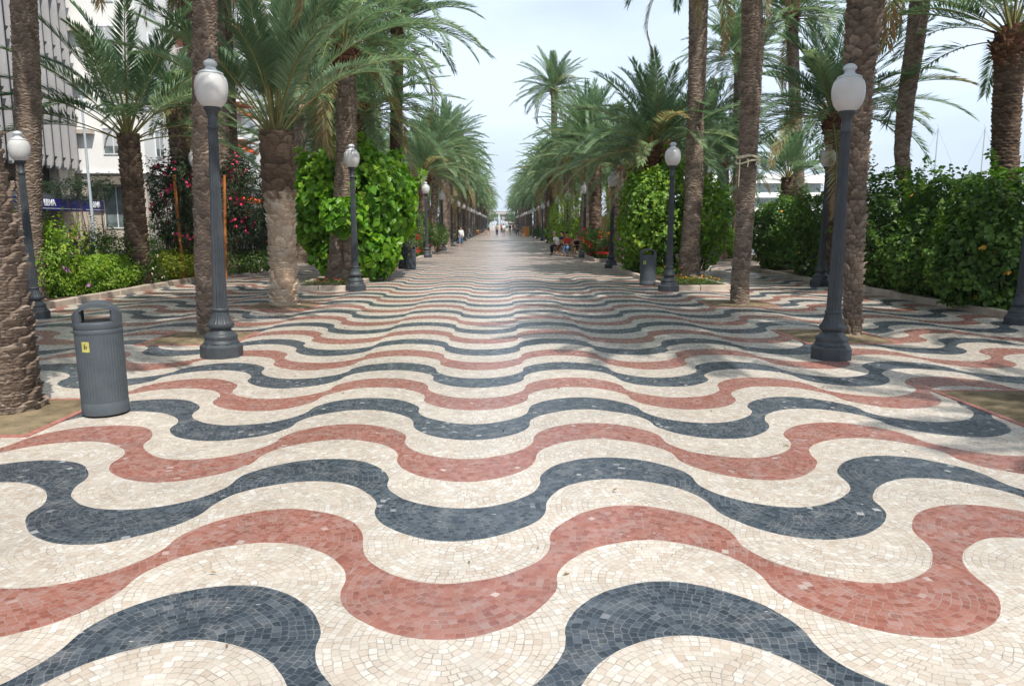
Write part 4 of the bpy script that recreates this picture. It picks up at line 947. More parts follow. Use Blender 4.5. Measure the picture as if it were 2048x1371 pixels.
# ------------------------------------------------------------------ buildings on the left
def text_mesh(body, size, off=.012, ext=.02):
    c = bpy.data.curves.new('t', 'FONT'); c.body = body; c.size = size; c.offset = off; c.extrude = ext; c.align_x = 'CENTER'; c.space_character = .86
    o = bpy.data.objects.new('t', c); link(o); dg = bpy.context.evaluated_depsgraph_get(); dg.update()
    me = bpy.data.meshes.new_from_object(o.evaluated_get(dg)); bpy.data.objects.remove(o); me.materials.clear(); me.materials.append(M['letter']); return me
def building1():
    x = -27.; t = thing('office_building', (x, 32, 0), 'grey office building with tall vertical concrete fins at the left edge', 'building')
    def L_(b, name, mat): b.v = [(v[0]-x, v[1]-32, v[2]) for v in b.v]; return b.build(name, mat, t)
    b = MB(); b.box(-42, x-.25, 10, 49.6, 5.3, 27); b.box(-42, x-1.6, 10, 49.6, 0, 5.3); L_(b, 'wall', M['concrete'])
    b = MB(); b.box(x-.25, x-.20, 10.2, 49.4, 5.5, 26.6); L_(b, 'glazing', M['glassdark'])
    b = MB(); b.box(x-.9, x-.3, 47.9, 49.6, 0, 5.3); L_(b, 'end_pier', M['stone'])
    b = MB(); b.box(x-1.6, x-1.5, 20, 47.8, 3.6, 5.28); L_(b, 'brown_panels', M['brown'])
    b = MB(); b.box(x-1.6, x-1.48, 41, 47.8, 0, 3.5); L_(b, 'brown_stone_wall', M['brown'])
    b = MB(); b.box(x-1.6, x-1.46, 24, 40.9, .2, 3.4); L_(b, 'shop_window', M['glassdark'])
    b = MB()
    for y in (24.5, 28, 31.5, 35, 38.5, 42.2, 45.8): b.box(x-1.5, x-1.42, y, y+.5, 3.6, 5.27)
    L_(b, 'dark_mullions', M['concdark'])
    k = 0; y = 12.
    pr = [(x-.2, 5.0)]+[(x-.2+.62*sin(a)-.0, 5.45-.45*cos(a)) for a in [R(q) for q in (20, 40, 60, 75, 90)]]
    fins = MB()
    n = 0; me = None
    while y < 49.5:
        if me is None:
            f = MB(); prof = [(0, 5.02), (.20, 5.02), (.29, 5.08), (.36, 5.2), (.40, 5.4), (.415, 5.7), (.415, 26.8), (0, 26.8)]
            m = len(prof); vs = [(px_, -.07, z) for px_, z in prof]+[(px_, .07, z) for px_, z in prof]
            f.add(vs, [tuple(range(m)), tuple(range(2*m-1, m-1, -1))]+[(i, i+m, (i+1) % m+m, (i+1) % m) for i in range(m)]); me = f.mesh('concrete_fin', M['concrete'])
            g_ = MB()
            for q in range(7):
                z = 5.75+3.3*q; g_.add([(0, .1, z-.55), (0, .1, z), (.40, .1, z), (0, .5, z-.55), (0, .5, z), (.40, .5, z)], [(0, 2, 1), (3, 4, 5), (0, 1, 4, 3), (1, 2, 5, 4), (2, 0, 3, 5)])
            me2 = g_.mesh('window_bracket', M['concdark'])
        obj('concrete_fin', me, t, (-.19, y-32, 0)); obj('window_bracket', me2, t, (-.19, y-32, 0)); y += .885; n += 1
    c = thing('bank_canopy', (-25, 38, 2.4), 'dark blue bank canopy with white lettering over the office entrance', 'canopy')
    b = MB(); b.box(-2.6, 0, -18, 10.45, .08, .74); b.build('fascia', M['blue'], c)
    b = MB(); b.add([(-.05, -18, .742), (-.05, 10.4, .742), (-.7, 10.4, 1.05), (-.7, -18, 1.05), (-2.5, -18, .742), (-2.5, 10.4, .742)], [(0, 1, 2, 3), (3, 2, 5, 4), (1, 5, 2), (0, 3, 4)]); b.build('canopy_roof', M['navy'], c)
    tm = text_mesh('BBVA', .50)
    for yc in (32.9, 37.8, 42.68, 47.5): obj('bank_lettering', tm, c, (.012, yc-38, .33), (pi/2, 0, pi/2))
    b = MB()
    for y0, y1 in ((30.5, 35.2), (35.5, 40.1), (40.4, 45.9), (46.3, 48.3)): b.box(-.01, .012, y0-38, y1-38, .17, .20)
    b.build('white_line', M['letter'], c)
    for i, (px_, py_, rx_, rz_) in enumerate([(25, 380, 22, 24), (100, 384, 24, 18), (140, 380, 26, 22), (170, 385, 20, 22), (205, 378, 16, 20)]):
        bush(f'{["first", "second", "third", "fourth", "fifth"][i]} rosemary like bush from the left growing above the blue canopy', 'plant', 44, [(px_, py_, rx_, rz_, .6)], 900, .14, 'olean', 'canopy_plant', 'plants above the bank canopy', wr=.2, lumpy=.4, stems=8, seed=70+i, sprigs=60, sprig_len=.5, ground=-9)
        bpy.data.objects[-1] if False else None
building1()
def window(t, face, a0, a1, z0, z1, c, shut=True, mull=True):
    """face 'x': pane in plane x=c looking +X, a=y range; face 'y': plane y=c looking -Y, a=x range (local coords)"""
    def B_(b, u0, u1, w0, w1, d0, d1):
        if face == 'x': b.box(c+d0, c+d1, u0, u1, w0, w1)
        else: b.box(u0, u1, c-d1, c-d0, w0, w1)
    f = MB(); q = .07
    B_(f, a0-q, a1+q, z0-q, z0, 0, .06); B_(f, a0-q, a1+q, z1, z1+q, 0, .06); B_(f, a0-q, a0, z0, z1, 0, .06); B_(f, a1, a1+q, z0, z1, 0, .06)
    if mull: B_(f, (a0+a1)/2-.03, (a0+a1)/2+.03, z0, z1, .022, .05)
    w_ = f.build('window', M['frame'], t)
    zs = z0+(z1-z0)*(rnd.choice([.3, .5, .0, .6]) if shut else 1)
    if zs > z0+.05: g_ = MB(); B_(g_, a0, a1, z0, zs, .004, .018); g_.build('pane', M['glass'], w_)
    if zs < z1-.05:
        g_ = MB(); n = int((z1-zs)/.12)
        for i in range(n): B_(g_, a0+.01, a1-.01, zs+(z1-zs)*i/n+.006, zs+(z1-zs)*(i+1)/n, .006, .03)
        g_.build('roller_shutter', M['shutter'], w_)
    return w_
def awning(t, c, y0, y1, z, mat='awn', out=1.2, drop=.75, name='awning'):
    b = MB(); m = 8; vs = []
    for k in range(m+1):
        a = k/m; vs += [(c+out*a, y0, z-drop*a**1.2+.0), (c+out*a, y1, z-drop*a**1.2)]
    vs += [(c+out, y0, z-drop-.2), (c+out, y1, z-drop-.2)]
    b.add(vs, [(2*k, 2*k+1, 2*k+3, 2*k+2) for k in range(m+1)])
    o = b.build(name, M[mat], t); b2 = MB(); b2.tube([(c+.05, y0+.05, z-drop-.3), (c+out, y0+.02, z-drop)], .02, 5); b2.tube([(c+.05, y1-.05, z-drop-.3), (c+out, y1-.02, z-drop)], .02, 5); b2.build('awning_arms', M['frame'], o)
    return o
def balcony(t, c, y0, y1, z, out=1.25):
    b = MB(); b.box(c, c+out, y0, y1, z-.16, z); o = b.build('balcony', M['white'], t)
    r = MB(); h = 1.0
    for q in (0.1, h): r.box(c+out-.05, c+out-.01, y0+.02, y1-.02, z+q-.02, z+q+.02); r.box(c+.02, c+out-.06, y0+.02, y0+.06, z+q-.02, z+q+.02)
    n = int((y1-y0)/.14)
    for k in range(n+1): yy = y0+.04+(y1-y0-.08)*k/n; r.box(c+out-.04, c+out-.02, yy-.012, yy+.012, z+.1, z+h)
    for k in range(1, 9): xx = c+out*k/9; r.box(xx-.012, xx+.012, y0+.03, y0+.05, z+.1, z+h)
    r.box(c+out-.048, c+out-.044, y0+.3, y1-.3, z+.1, z+.62); r.build('railing', M['frame'], o)
def building2():
    X = -22.9; t = thing('apartment_building', (X, 50, 0), 'white apartment building with orange awnings and beige stone ground floor', 'building')
    b = MB(); b.box(-7.4, 0, 0, 37, 5.05, 27); b.build('wall', M['white'], t)
    b = MB(); b.box(-7.4, -.12, .12, 36.9, 0, 4.95); b.build('ground_floor_wall', M['stone'], t)
    b = MB(); b.box(-7.4, .10, -.10, 37.1, 4.95, 5.05); b.build('cornice', M['white'], t)
    # facade facing the camera
    for z in (6.2, 9.3, 12.4, 15.5, 18.6, 21.7):
        window(t, 'y', -2.55, -1.35, z, z+1.55, 0)
        b = MB(); b.box(-4.4, -3.1, -.5, -.003, z+1.2, z+1.45); b.build('ledge', M['stone'], t)
    window(t, 'y', -2.9, -1.3, 1.5, 4.1, .12, False); window(t, 'y', -.05+-1.0, -.35, 1.4, 3.4, .12, False)
    b = MB(); b.add([(-3.5, .1, 4.85), (-1.1, .1, 4.85), (-1.1, -.95, 4.2), (-3.5, -.95, 4.2), (-3.5, .1, 4.15), (-1.1, .1, 4.15)], [(0, 1, 2, 3), (0, 3, 4), (1, 5, 2)]); b.build('shade_awning', M['awndark'], t)
    b = MB(); b.box(-.95, -.45, -.03, .118, 2.9, 3.1); b.build('name_plate', M['letter'], t)
    # side facade along the walk
    for i, z in enumerate((6.0, 9.05, 12.1, 15.15, 18.2, 21.25)):
        window(t, 'x', 1.6, 2.8, z+.2, z+1.8, 0); window(t, 'x', 24, 25.6, z+.2, z+1.8, 0); window(t, 'x', 30, 31.6, z+.2, z+1.8, 0)
        for y0, y1 in ((5.4, 9.4), (15.4, 19.6)):
            balcony(t, 0, y0, y1, z-.1); window(t, 'x', y0+.9, y1-.9, z, z+2.1, 0)
            if rnd.random() < .8 or y0 > 10: awning(t, 0, y0+.1, y1-.1, z+2.75)
        window(t, 'x', 21, 22.4, z+.2, z+1.8, 0)
    awning(t, -.1, 3.2, 8, 4.4, 'awn', 1.4, .7); awning(t, -.1, 14, 20, 4.4, 'awn', 1.4, .7); awning(t, -.1, 24, 30, 4.4, 'awn', 1.4, .7)
    for y in (3.6, 9.5, 15, 25, 31): window(t, 'x', y, y+3.2, .6, 3.4, -.12, False)
building2()
def building3(x, y0, y1, h, label, mat, seed):
    rg = random.Random(seed); t = thing('apartment_building', (x, y0, 0), label, 'building')
    b = MB(); b.box(-8, 0, 0, y1-y0, 0, h); b.build('wall', M[mat], t)
    z = 4.6
    while z < h-2.5:
        y = 1.6
        while y < y1-y0-2: window(t, 'x', y, y+1.4, z, z+1.6, 0, mull=False); y += 4.2
        b = MB(); b.box(0, .9, .6, y1-y0-.6, z-1.05, z-.9); b.build('balcony_slab', M['white'], t)
        z += 3.1
building3(-22.9, 88, 118, 27, 'white apartment block far behind the left palms', 'white', 1)
building3(-22.9, 119, 150, 24, 'beige apartment block farthest behind the left palms', 'stone', 2)
def pole():
    t = thing('light_pole', (A(186, 450, 42).x, 42, 0), 'thin pale metal pole in front of the bank canopy', 'pole'); b = MB()
    b.tube([(0, 0, 0), (0, 0, 1.2), (-.02, 0, 4.5), (-.05, 0, 9)], [.11, .085, .07, .05], 12); b.build('pole_shaft', M['pole'], t)
    b = MB(); b.tube([(-.05, 0, 8.9), (.3, 0, 9.3), (1., 0, 9.4)], [.045, .035, .03], 8); b.box(.9, 1.5, -.1, .1, 9.33, 9.46, bev=.03); b.build('lamp_arm', M['pole'], t)
pole()

# ------------------------------------------------------------------ harbour on the right
def marina():
    Y = 150; t = thing('harbour_building', (A(1540, 448, Y).x, Y, 0), 'long low white harbour building with dark window bands', 'building'); x0 = A(1405, 448, Y).x-t.location.x; x1 = A(1652, 448, Y).x-t.location.x
    b = MB(); b.box(x0+1, x1-1, 1.2, 14, -1, 10.9); b.build('wall', M['concrete'], t)
    b = MB()
    for z0, z1 in ((9.7, 11.4), (6.9, 7.9), (4.1, 5.0), (1.0, 2.0)): b.box(x0, x1, 0, 15, z0, z1)
    b.build('white_bands', M['white'], t)
    for z0, z1 in ((7.9, 9.7), (5.0, 6.9), (2.0, 4.1)):
        n = 24
        for k in range(n):
            u0 = x0+1.1+(x1-x0-2.2)*k/n; b = MB(); b.box(u0+.06, u0+(x1-x0-2.2)/n-.06, 1.1, 1.19, z0+.05, z1-.05); b.build('window', M['glass'], t)
    b = MB(); b.tube([(x0+6, 6, 11.4), (x0+6, 6, 15)], .08, 6); b.tube([(x1-9, 6, 11.4), (x1-9, 6, 13.6)], .06, 6); b.build('roof_mast', M['pole'], t)
marina()
def boat(px_, top, Y, label, rz, s=1):
    g0 = A(px_, 448, Y); t = thing('sailboat', (g0.x, Y, 0), label, 'sailboat', 'moored sailboats', rz)
    h = A(px_, top, Y).z; b = MB(); n = 10; vs = []
    for i in range(n+1):
        u = i/n; hw = 1.6*sin(pi*min(1, .12+u*.88))**.7*(1-.2*(1-u)) if u < 1 else .02
        if i == n: hw = .03
        xx = -5+10.5*u; vs += [(xx, -hw, 1.5+.25*u), (xx, -hw*.75, .4), (xx, 0, -.1), (xx, hw*.75, .4), (xx, hw, 1.5+.25*u)]
    b.add(vs, [(5*i+k, 5*i+5+k, 5*i+6+k, 5*i+1+k) for i in range(n) for k in range(4)]+[(5*i+4, 5*i+9, 5*i+5, 5*i) for i in range(n)]+[(0, 1, 2, 3, 4)], True); b.build('hull', M['hull'], t)
    b = MB(); b.box(-2.5, 2, -.9, .9, 1.6, 2.2, bev=.12); b.build('cabin', M['hull'], t)
    b = MB(); b.tube([(.6, 0, 1.5), (.6, 0, h)], [.12, .07], 8)
    for q in (.45, .72): b.tube([(.6, -.9*(1.3-q), 1.5+(h-1.5)*q), (.6, .9*(1.3-q), 1.5+(h-1.5)*q)], .03, 5)
    b.tube([(.5, 0, h), (.75, 0, h+.5)], .03, 5); b.build('mast', M['pole'], t)
    b = MB(); b.tube([(.6, 0, 2.9), (-4.0, 0, 2.8)], .09, 6); b.build('boom', M['pole'], t)
    b = MB()
    for e in ((5.3, 0, 1.8), (-4.9, 0, 1.6), (.5, 1.5, 1.6), (.5, -1.5, 1.6)): b.tube([(.6, 0, h-.1), e], .022, 4)
    b.build('stays', M['pole'], t)
boat(1870, 256, 105, 'sailboat whose tall white mast rises above the hedge, left of the pair', 2.6)
boat(1962, 256, 108, 'sailboat whose tall mast shows beside the right edge palm', 2.6)
for i, (px_, tp) in enumerate([(1496, 330), (1521, 318), (1533, 330), (1541, 316), (1556, 326), (1563, 335), (1622, 335)]):
    boat(px_, tp, 215+6*i, f'{ORD[i]} tiny far mast from the left above the white harbour roof', 1.2+i*.1)
for side_px, lab in ((1482, 'stall of coloured cloths left of the roped palm'),):
    Y = 44; g0 = A(side_px-8, 448, Y); t = thing('market_stall', (g0.x, Y, 0), 'small stall with blue, red and orange cloths beyond the bed on the right', 'stall')
    b = MB(); [b.tube([(x, y, 0), (x, y, 2.5)], .03, 6) for x in (-1, 1) for y in (0, 1.6)]; b.build('posts', M['pole'], t)
    b = MB(); b.add([(-1.1, -.1, 2.35), (1.1, -.1, 2.35), (1.1, .8, 2.75), (-1.1, .8, 2.75), (1.1, 1.7, 2.35), (-1.1, 1.7, 2.35)], [(0, 1, 2, 3), (3, 2, 4, 5)]); b.build('stall_roof', M['whitef'], t)
    for k, mt in enumerate(('orange', 'blue', 'redf', 'white', 'blue', 'orange')):
        b = MB(); x0 = -.95+k*.32; b.add([(x0, -.02, 2.2), (x0+.15, .03, 2.2), (x0+.29, -.02, 2.2), (x0, .0, 1.0+.1*(k % 3)), (x0+.15, -.04, 1.0+.1*(k % 3)), (x0+.29, .0, 1.0+.1*(k % 3))], [(0, 1, 4, 3), (1, 2, 5, 4)]); b.build('hanging_cloth', M[mt], t)

# ------------------------------------------------------------------ fountain and background at the far end
def fountain():
    Y = 385; t = thing('fountain', (A(998, 448, Y).x, Y, 0), 'white fountain with high jets at the far end of the walk', 'fountain')
    b = MB(); b.lathe([(6.5, 0), (6.5, .6), (6.1, .7), (5.9, .4)], 48); b.build('basin', M['stone'], t)
    wm = Mat('falling water spray', .5, .3); wm.color((.62, .67, .72)); wm.b.inputs['Alpha'].default_value = .6
    rg = random.Random(4); b = MB()
    for k in range(26):
        a = 2*pi*k/26; r0 = rg.uniform(1.5, 5.6); h = 2.2 + 4.3*max(0, 1-r0/5.5)
        b.tube([(r0*cos(a), r0*sin(a), .3), (r0*.93*cos(a), r0*.93*sin(a), h), (r0*.75*cos(a), r0*.75*sin(a), .4)], [.25, .5, .7], 7)
    b.tube([(0, 0, .3), (0, 0, 4), (0, 0, 6.6)], [.8, .8, .25], 10); b.build('water_jets', wm.m, t)
fountain()
def far_tree(x, y, h, r, label, seed):
    t = thing('broadleaf_tree', (x, y, 0), label, 'tree', 'trees beyond the fountain'); b = MB(); b.tube([(0, 0, 0), (.2, 0, h*.3), (0, .1, h*.6)], [.4, .3, .15], 8); b.build('trunk', M['twig'], t)
    obj('crown', foliage('crown', [[0, 0, h*.62, r, r, h*.36], [r*.5, 0, h*.5, r*.7, r*.7, h*.25], [-r*.5, 0, h*.5, r*.7, r*.7, h*.25]], 1800, .8, M['hedge'], wr=.6, seed=seed, lumpy=.25), t)
for i, (x, y, h) in enumerate([(-30, 430, 15), (-16, 450, 12), (-5, 470, 9), (9, 460, 11), (20, 440, 14), (34, 430, 16)]): far_tree(x, y, h, h*.5, f'{ORD[i]} tree from the left in the dark line beyond the fountain', 80+i)
for i, (px_, w_, hh, Y) in enumerate([(1008, 20, 9, 560), (985, 26, 11, 580), (1024, 24, 8, 570)]):
    t = thing('distant_house', (A(px_, 448, Y).x, Y, 0), ['pale small building seen right behind the fountain', 'pale wide building behind the fountain on its left', 'pale building at the end of the walk, right of the fountain'][i], 'building')
    b = MB(); b.box(-w_/2, w_/2, 0, 12, 0, hh); b.build('wall', M['stone'], t)
    for r_ in range(int(hh//3)):
        b = MB(); b.box(-w_/2+1, w_/2-1, -.05, -.01, 1+3*r_, 2.4+3*r_); b.build('window_band', M['glassdark'], t)
    b = MB(); b.box(-w_/2-.3, w_/2+.3, -.3, 12.3, hh, hh+.4); b.build('roof', M['concrete'], t)

# ------------------------------------------------------------------ folding chairs and people
def make_chair(label, group):
    t = thing('folding_chair', (0, 0, 0), label, 'chair', group); w_ = .22
    for s in (-1, 1):
        b = MB(); b.tube([(s*w_, .22, .01), (s*w_, -.02, .45), (s*w_, -.22, .86)], [.016, .016, .014], 6); b.build('leg', M['wood'], t)
        b = MB(); b.tube([(s*(w_-.03), -.24, .01), (s*(w_-.03), .02, .30), (s*(w_-.03), .20, .46)], .016, 6); b.build('leg', M['wood'], t)
    b = MB()
    for k in range(6): b.box(-w_+.01, w_-.01, -.16+k*.065, -.115+k*.065, .445, .465)
    b.build('seat', M['wood'], t); b = MB(); Mx = Matrix.Translation((0, -.19, .70)) @ Matrix.Rotation(R(-20), 4, 'X')
    for k in range(3): b.box(-w_, w_, -.008, .01, -.02+k*.065, .03+k*.065, M=Mx)
    b.build('backrest', M['wood'], t); return t
CH = None
def chair(x, y, rz, label, group='wooden folding chairs', lay=0):
    global CH
    if CH is None: CH = t = make_chair(label, group)
    else: t = copy_tree(CH)
    t.location = (x, y, .003); t.rotation_euler = (0, 0, rz); t['label'] = label; t['group'] = group; return t

def skin_obj(name, V, E_, Rr, mat, parent, sub=2):
    me = bpy.data.meshes.new(name); me.from_pydata([tuple(v) for v in V], E_, []); me.materials.append(mat); o = obj(name, me, parent)
    m = o.modifiers.new('skin', 'SKIN'); m.use_smooth_shade = True
    for i, r in enumerate(Rr):
        rr = r if hasattr(r, '__len__') else (r, r); me.skin_vertices[0].data[i].radius = rr
    for i in range(len(V)): me.skin_vertices[0].data[i].use_root = (i == 0)
    s = o.modifiers.new('sub', 'SUBSURF'); s.levels = sub; s.render_levels = sub; return o
SKM = M['skin']
def person(x, y, rz, label, top, bottom, hair, pose='stand', h=1.7, shoes=None, longhair=False, sleeve='short', legs='long', bag=None, group=None, hatc=None):
    """pose: stand, walk, sit, sitlean"""
    t = thing('person', (x, y, 0), label, 'person', group, rz, h/1.7); hip = .93; dz = 0
    if pose.startswith('sit'): dz = -.46
    H_ = lambda z: z+dz; lean = {'sitlean': .20, 'sit': .06, 'walk': .02, 'stand': 0}[pose]
    pel = (0, 0, H_(.95)); wa = (0, lean*.35, H_(1.10)); ch = (0, lean*.8, H_(1.30)); nk = (0, lean*1.05, H_(1.45)); hb = (0, lean*1.15+.01, H_(1.52)); hd = (0, lean*1.25+.02, H_(1.62))
    sgn = (-1, 1); K = {}
    for s in sgn:
        if pose == 'walk': f = s*.16
        else: f = 0
        if pose.startswith('sit'):
            K[s] = [(s*.09, 0.02, .48), (s*.11, .42, .50), (s*.12, .40+.04*s, .09), (s*.13, .56+.04*s, .04)]
        else: K[s] = [(s*.09, 0, .90), (s*.10, f*.6+.03, .50), (s*.10, f*1.0-(.05 if f < 0 else 0), .09), (s*.11, f*1.0+.13, .035)]
    Ar = {}
    for s in sgn:
        if pose == 'stand': Ar[s] = [(s*.17, 0, 1.40), (s*.22, -.02, 1.13), (s*.21, .12, .92), (s*.20, .16, .84)]
        elif pose == 'walk': Ar[s] = [(s*.17, 0, 1.40), (s*.21, -.05-s*.05, 1.13), (s*.20, .10-s*.14, .92), (s*.19, .14-s*.16, .84)]
        else: Ar[s] = [(s*.17, lean, 1.40+dz), (s*.23, lean*.6+.05, 1.14+dz), (s*.12, .32, 1.08+dz), (s*.06, .38, 1.10+dz)]
    V = [pel, wa, ch, nk, hb, hd]; Rr = [(.135, .10), (.12, .09), (.145, .10), .055, .06, (.080, .100)]; E_ = [(0, 1), (1, 2), (2, 3), (3, 4), (4, 5)]
    V.append((hd[0], hd[1], hd[2]+.07)); Rr.append(.06); E_.append((5, 6))
    for s in sgn:
        n = len(V); V += K[s]; Rr += [.085, .055, .036, .03]; E_ += [(0, n), (n, n+1), (n+1, n+2), (n+2, n+3)]
        n = len(V); a = Ar[s]; V += a; Rr += [.05, .038, .026, .022]; E_ += [(2, n), (n, n+1), (n+1, n+2), (n+2, n+3)]
        hx = Vector(a[3]); d = (hx-Vector(a[2])).normalized()
        for q in range(5):   # thumb and four fingers
            m_ = len(V); off = Vector(((q-2)*.016, 0, 0)); e = hx+off+d*(.075 if 0 < q < 4 else .055)
            V.append(tuple(e)); Rr.append(.008); E_.append((n+3, m_))
    # nose and ears
    n = len(V); V += [(hd[0], hd[1]+.098, hd[2]-.01), (hd[0]-.08, hd[1], hd[2]), (hd[0]+.08, hd[1], hd[2])]; Rr += [.016, .02, .02]; E_ += [(5, n), (5, n+1), (5, n+2)]
    skin_obj('body', V, E_, Rr, SKM, t, 1)
    # top
    V = [(0, 0, H_(.96)), wa, ch, (0, lean, H_(1.42))]; Rr = [(.162, .14), (.156, .135), (.185, .158), (.105, .095)]; E_ = [(0, 1), (1, 2), (2, 3)]
    if sleeve != 'none':
        for s in sgn:
            n = len(V); a = Ar[s]; V += [a[0], a[1] if sleeve == 'long' else tuple((Vector(a[0])*.45+Vector(a[1])*.55))]; Rr += [.072, .058]; E_ += [(2, n), (n, n+1)]
            if sleeve == 'long': V.append(a[2]); Rr.append(.042); E_.append((n+1, n+2))
    skin_obj('top_clothing', V, E_, Rr, top, t, 1)
    V = [(0, 0, H_(1.0)), (0, 0, H_(.93))]; Rr = [(.14, .11), (.15, .12)]; E_ = [(0, 1)]
    for s in sgn:
        k = K[s]; n = len(V); fr_ = {'long': .95, 'capri': .55, 'short': .05, 'skirt': .05}[legs]
        V += [k[0], k[1]]; Rr += [.112, .088]; E_ += [(1, n), (n, n+1)]
        if fr_ > .1: V.append(tuple(Vector(k[1])*(1-fr_)+Vector(k[2])*fr_)); Rr.append(.058); E_.append((n+1, n+2))
    skin_obj('trousers' if legs in ('long', 'capri') else ('shorts' if legs == 'short' else 'skirt'), V, E_, Rr, bottom, t, 1)
    b = MB(); n1, n2 = 20, 14; vs = []
    for i in range(n2+1):
        th = pi*i/n2
        for j in range(n1):
            q = 2*pi*j/n1; ux, uy, uz = sin(th)*cos(q), sin(th)*sin(q), cos(th)
            fr_ = max(0, uy)*.9; zlow = -.62 if not longhair else -1.5
            z_ = uz if uz > 0 else uz*abs(zlow)*(1 if uy < .25 else .12)
            k_ = 1.0 if uz > .25 else (1.0 if uy < .25 else .72)
            vs.append((hd[0]+.092*ux*k_, hd[1]-.008+.108*uy*(k_ if uy > 0 else 1.02), hd[2]+.035+.118*z_))
    b.add(vs, [(i*n1+j, (i+1)*n1+j, (i+1)*n1+(j+1) % n1, i*n1+(j+1) % n1) for i in range(n2) for j in range(n1)], True); b.build('hair', hair, t)
    b = MB()
    for sx in sgn: b.lathe([(.002, -.010), (.011, -.004), (.011, .004), (.002, .010)], 8, (hd[0]+sx*.032, hd[1]+.092, hd[2]+.012))
    b.build('eyes', M['black'], t); b = MB(); b.box(hd[0]-.020, hd[0]+.020, hd[1]+.075, hd[1]+.096, hd[2]-.050, hd[2]-.042); b.build('mouth', M['brown'], t)
    for s in sgn:
        a = Vector(K[s][2]); b_ = Vector(K[s][3]); skin_obj('shoe', [(a.x, a.y-.03, .035), (b_.x, b_.y, .03)], [(0, 1)], [(.042, .035), (.04, .028)], shoes or M['black'], t, 1)
    if bag:
        bb = MB(); bb.box(-.05, .05, -.14, .14, .85, 1.10, bev=.03); bb.tube([(0, -.12, 1.08), (-.12, 0, 1.42), (0, .12, 1.08)], .01, 5); o = tag(bb.build('shoulder_bag', bag, None, (x+.24*cos(rz), y+.24*sin(rz), 0), (0, 0, rz)), 'dark handbag at the side of the woman in white', 'bag')
    return t
Cw, Cj, Cn, Cr, Ck, Cb, Cc, Ct = [cloth(n, c) for n, c in (('white cotton', (.75, .76, .78)), ('blue denim', (.13, .20, .32)), ('navy cloth', (.02, .025, .05)), ('red shirt cloth', (.45, .06, .04)), ('black cloth', (.012, .012, .015)), ('light blue cloth', (.18, .32, .50)), ('khaki cloth', (.33, .29, .20)), ('turquoise cloth', (.12, .50, .55)))]
Hb, Hk, Hg = [cloth(n, c) for n, c in (('brown hair', (.09, .04, .02)), ('black hair', (.015, .012, .01)), ('grey hair', (.28, .26, .24)))]
g = G(922, 493.5); person(g.x, g.y, pi, 'woman in white shirt and blue capri jeans walking towards the camera', Cw, Cj, Hb, 'walk', A(922, 453.5, g.y).z/1.02, M['skin'], True, 'long', 'capri', bag=Ck)
# seated group by the lamp on the right
def gp(px_, py_): q = G(px_, py_); return q.x, q.y
x, y = gp(1112, 512)
seat = [(1117, 510, R(60), 'grey haired man in pale shirt seated at the walk edge, leaning in', Cw, Cn, Hg, 'sitlean'),
        (1128, 508, R(105), 'dark haired person in dark clothes seated behind the grey haired man', Cn, Ck, Hk, 'sit'),
        (1137, 512, R(150), 'man in red shirt and jeans seated with his friends', Cr, Cj, Hk, 'sitlean'),
        (1153, 513, R(178), 'woman in black top and skirt seated nearest the lamp', Ck, Ck, Hb, 'sitlean')]
for i, (px_, py_, rz, lab, a, b_, c, ps) in enumerate(seat):
    x, y = gp(px_, py_); s_ = 1.0
    if i == 1: y += .7
    person(x, y, rz, lab, a, b_, c, ps, 1.72 if i != 3 else 1.64, sleeve='short' if i != 3 else 'none', legs='long' if i != 3 else 'skirt', longhair=i == 3, group='people sitting together on the right')
    chair(x, y, rz, ['folding chair under the grey haired man', 'folding chair under the dark clothed person', 'folding chair under the man in red', 'folding chair under the woman in black'][i])
# far walkers
far = [(994, 472.5, 0, 'distant man in khaki top and dark jeans walking away', Cc, Cn, Hk, 'long'), (1007, 472.5, 0, 'distant person in white top and khaki shorts beside him', Cw, Cc, Hb, 'short'),
       (1014, 468, pi, 'distant person in light blue shirt left of the cluster', Cb, Cw, Hk, 'short'), (1020, 470, pi, 'distant person in black with a pale bag', Ck, Cc, Hb, 'short'),
       (1003, 466, 0, 'distant person in dark red behind the walking pair', Cr, Ck, Hk, 'long'), (1030, 467, pi, 'distant person in grey near the right chairs', Cc, Cn, Hk, 'long'),
       (1035, 470.5, pi/2, 'distant person in navy standing by the chairs', Cn, Cn, Hk, 'long'), (977.5, 464, pi, 'distant person in turquoise shirt on the left', Ct, Ck, Hb, 'long'), (1026, 464, 0, 'tiny figure in dark clothes beyond the cluster', Ck, Cn, Hk, 'long')]
for px_, py_, rz, lab, a, b_, c, lg in far:
    x, y = gp(px_, py_); y = min(y, 190); person(x if y < 190 else A(px_, 448, y).x, y, rz, lab, a, b_, c, 'walk' if py_ > 469 else 'stand', 1.72, legs=lg, group='distant people on the walk')
x_ = A(149, 500, 43).x; person(x_, 43, R(200), 'person in dark clothes standing at the brown entrance, one arm bare', Ck, Ck, Hk, 'stand', 1.7)
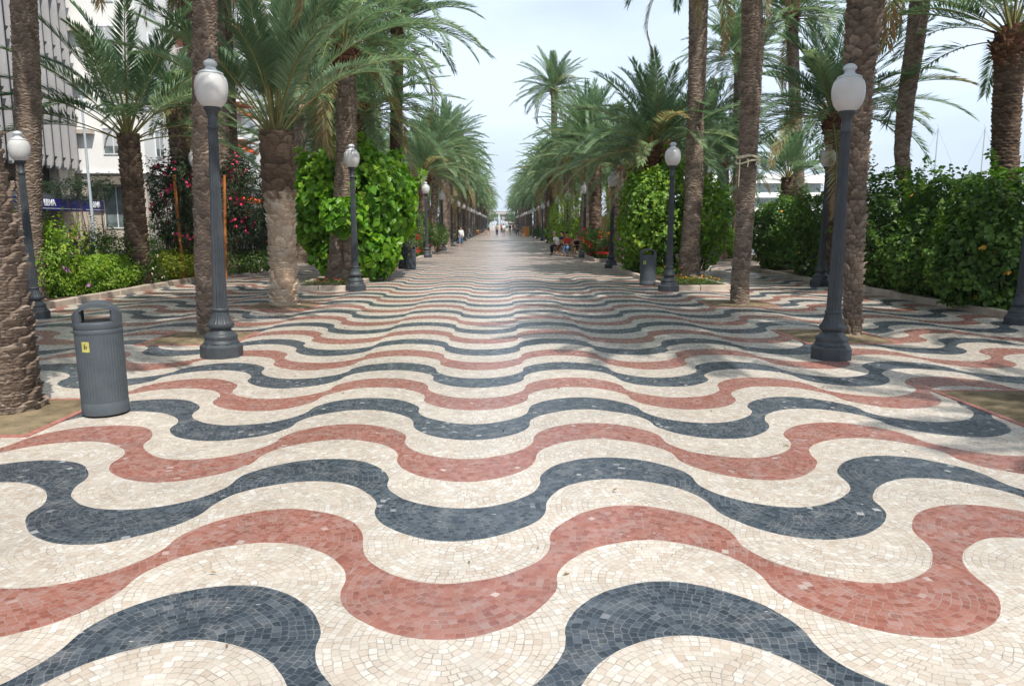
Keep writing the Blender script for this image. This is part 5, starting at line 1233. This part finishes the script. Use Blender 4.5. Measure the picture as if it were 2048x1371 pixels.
# folding chairs down the walk
k = 0
for (px_, py_, rz, side) in [(954, 472, .4, 'left'), (959, 472, 2.2, 'left'), (971, 471.5, .9, 'left'), (976, 471.5, 3.6, 'left')]:
    x, y = gp(px_, py_); chair(x, y, rz, f'{ORD[k]} empty folding chair from the left, left of the walkers'); k += 1
k = 0
for (px_, py_, rz) in [(1040, 472.5, 1.0), (1045, 472.5, 3.0), (1050, 472, .3), (1057, 471, 2.), (1065, 470, 1.4), (1069, 472, 4), (1082, 471, 2.6), (1092, 477, 1.)]:
    x, y = gp(px_, py_); chair(x, y, rz, f'{ORD[k]} empty folding chair from the left, right of the walkers'); k += 1
def chair_stack():
    Y = 108; g0 = A(1052, 448, Y); t = thing('chair_stack', (g0.x, Y, 0), 'orange stack of folded wooden chairs on the right of the walk', 'chair stack')
    for k in range(7): b = MB(); b.box(-.45, .45, -.5+.14*k, -.40+.14*k, .02, 1.35+.02*(k % 3), bev=.01); b.build('folded_chair', M['wood'], t)
chair_stack()
x, y = gp(882, 491)

# ------------------------------------------------------------------ air
def haze():
    b = MB(); b.box(-420, 420, -120, 760, -1.1, 34); o = b.build('haze', []); me = o.data
    m = bpy.data.materials.new('thin sea haze'); m.use_nodes = True; nt = m.node_tree; nt.nodes.remove(nt.nodes['Principled BSDF'])
    v = nt.nodes.new('ShaderNodeVolumePrincipled'); v.inputs['Density'].default_value = .0003; v.inputs['Color'].default_value = (.93, .96, 1, 1); v.inputs['Anisotropy'].default_value = .3
    nt.links.new(v.outputs[0], nt.nodes['Material Output'].inputs['Volume']); me.materials.append(m); tag(o, kind='stuff')
haze()

def litter():
    rg = np.random.default_rng(9); n = 260
    P = np.stack([rg.uniform(-9, 9, n), 2.5+38*rg.random(n)**1.6, rg.uniform(.006, .014, n)], 1)
    V, F, rn = leaf_arrays(P, rg.normal(0, .25, (n, 3))+[0, 0, 1], rg.normal(0, 1, (n, 3))*[1, 1, .1], rg.uniform(.015, .06, n), .35, 'quad', rg.random(n), fold=.1)
    tag(obj('fallen_leaves', npmesh('fallen_leaves', V, F, [simple('dry leaf bits', (.20, .12, .05), .9, .1, .5, 30)])), 'scattered dry leaf bits on the mosaic paving', 'leaf litter', kind='stuff')
litter()
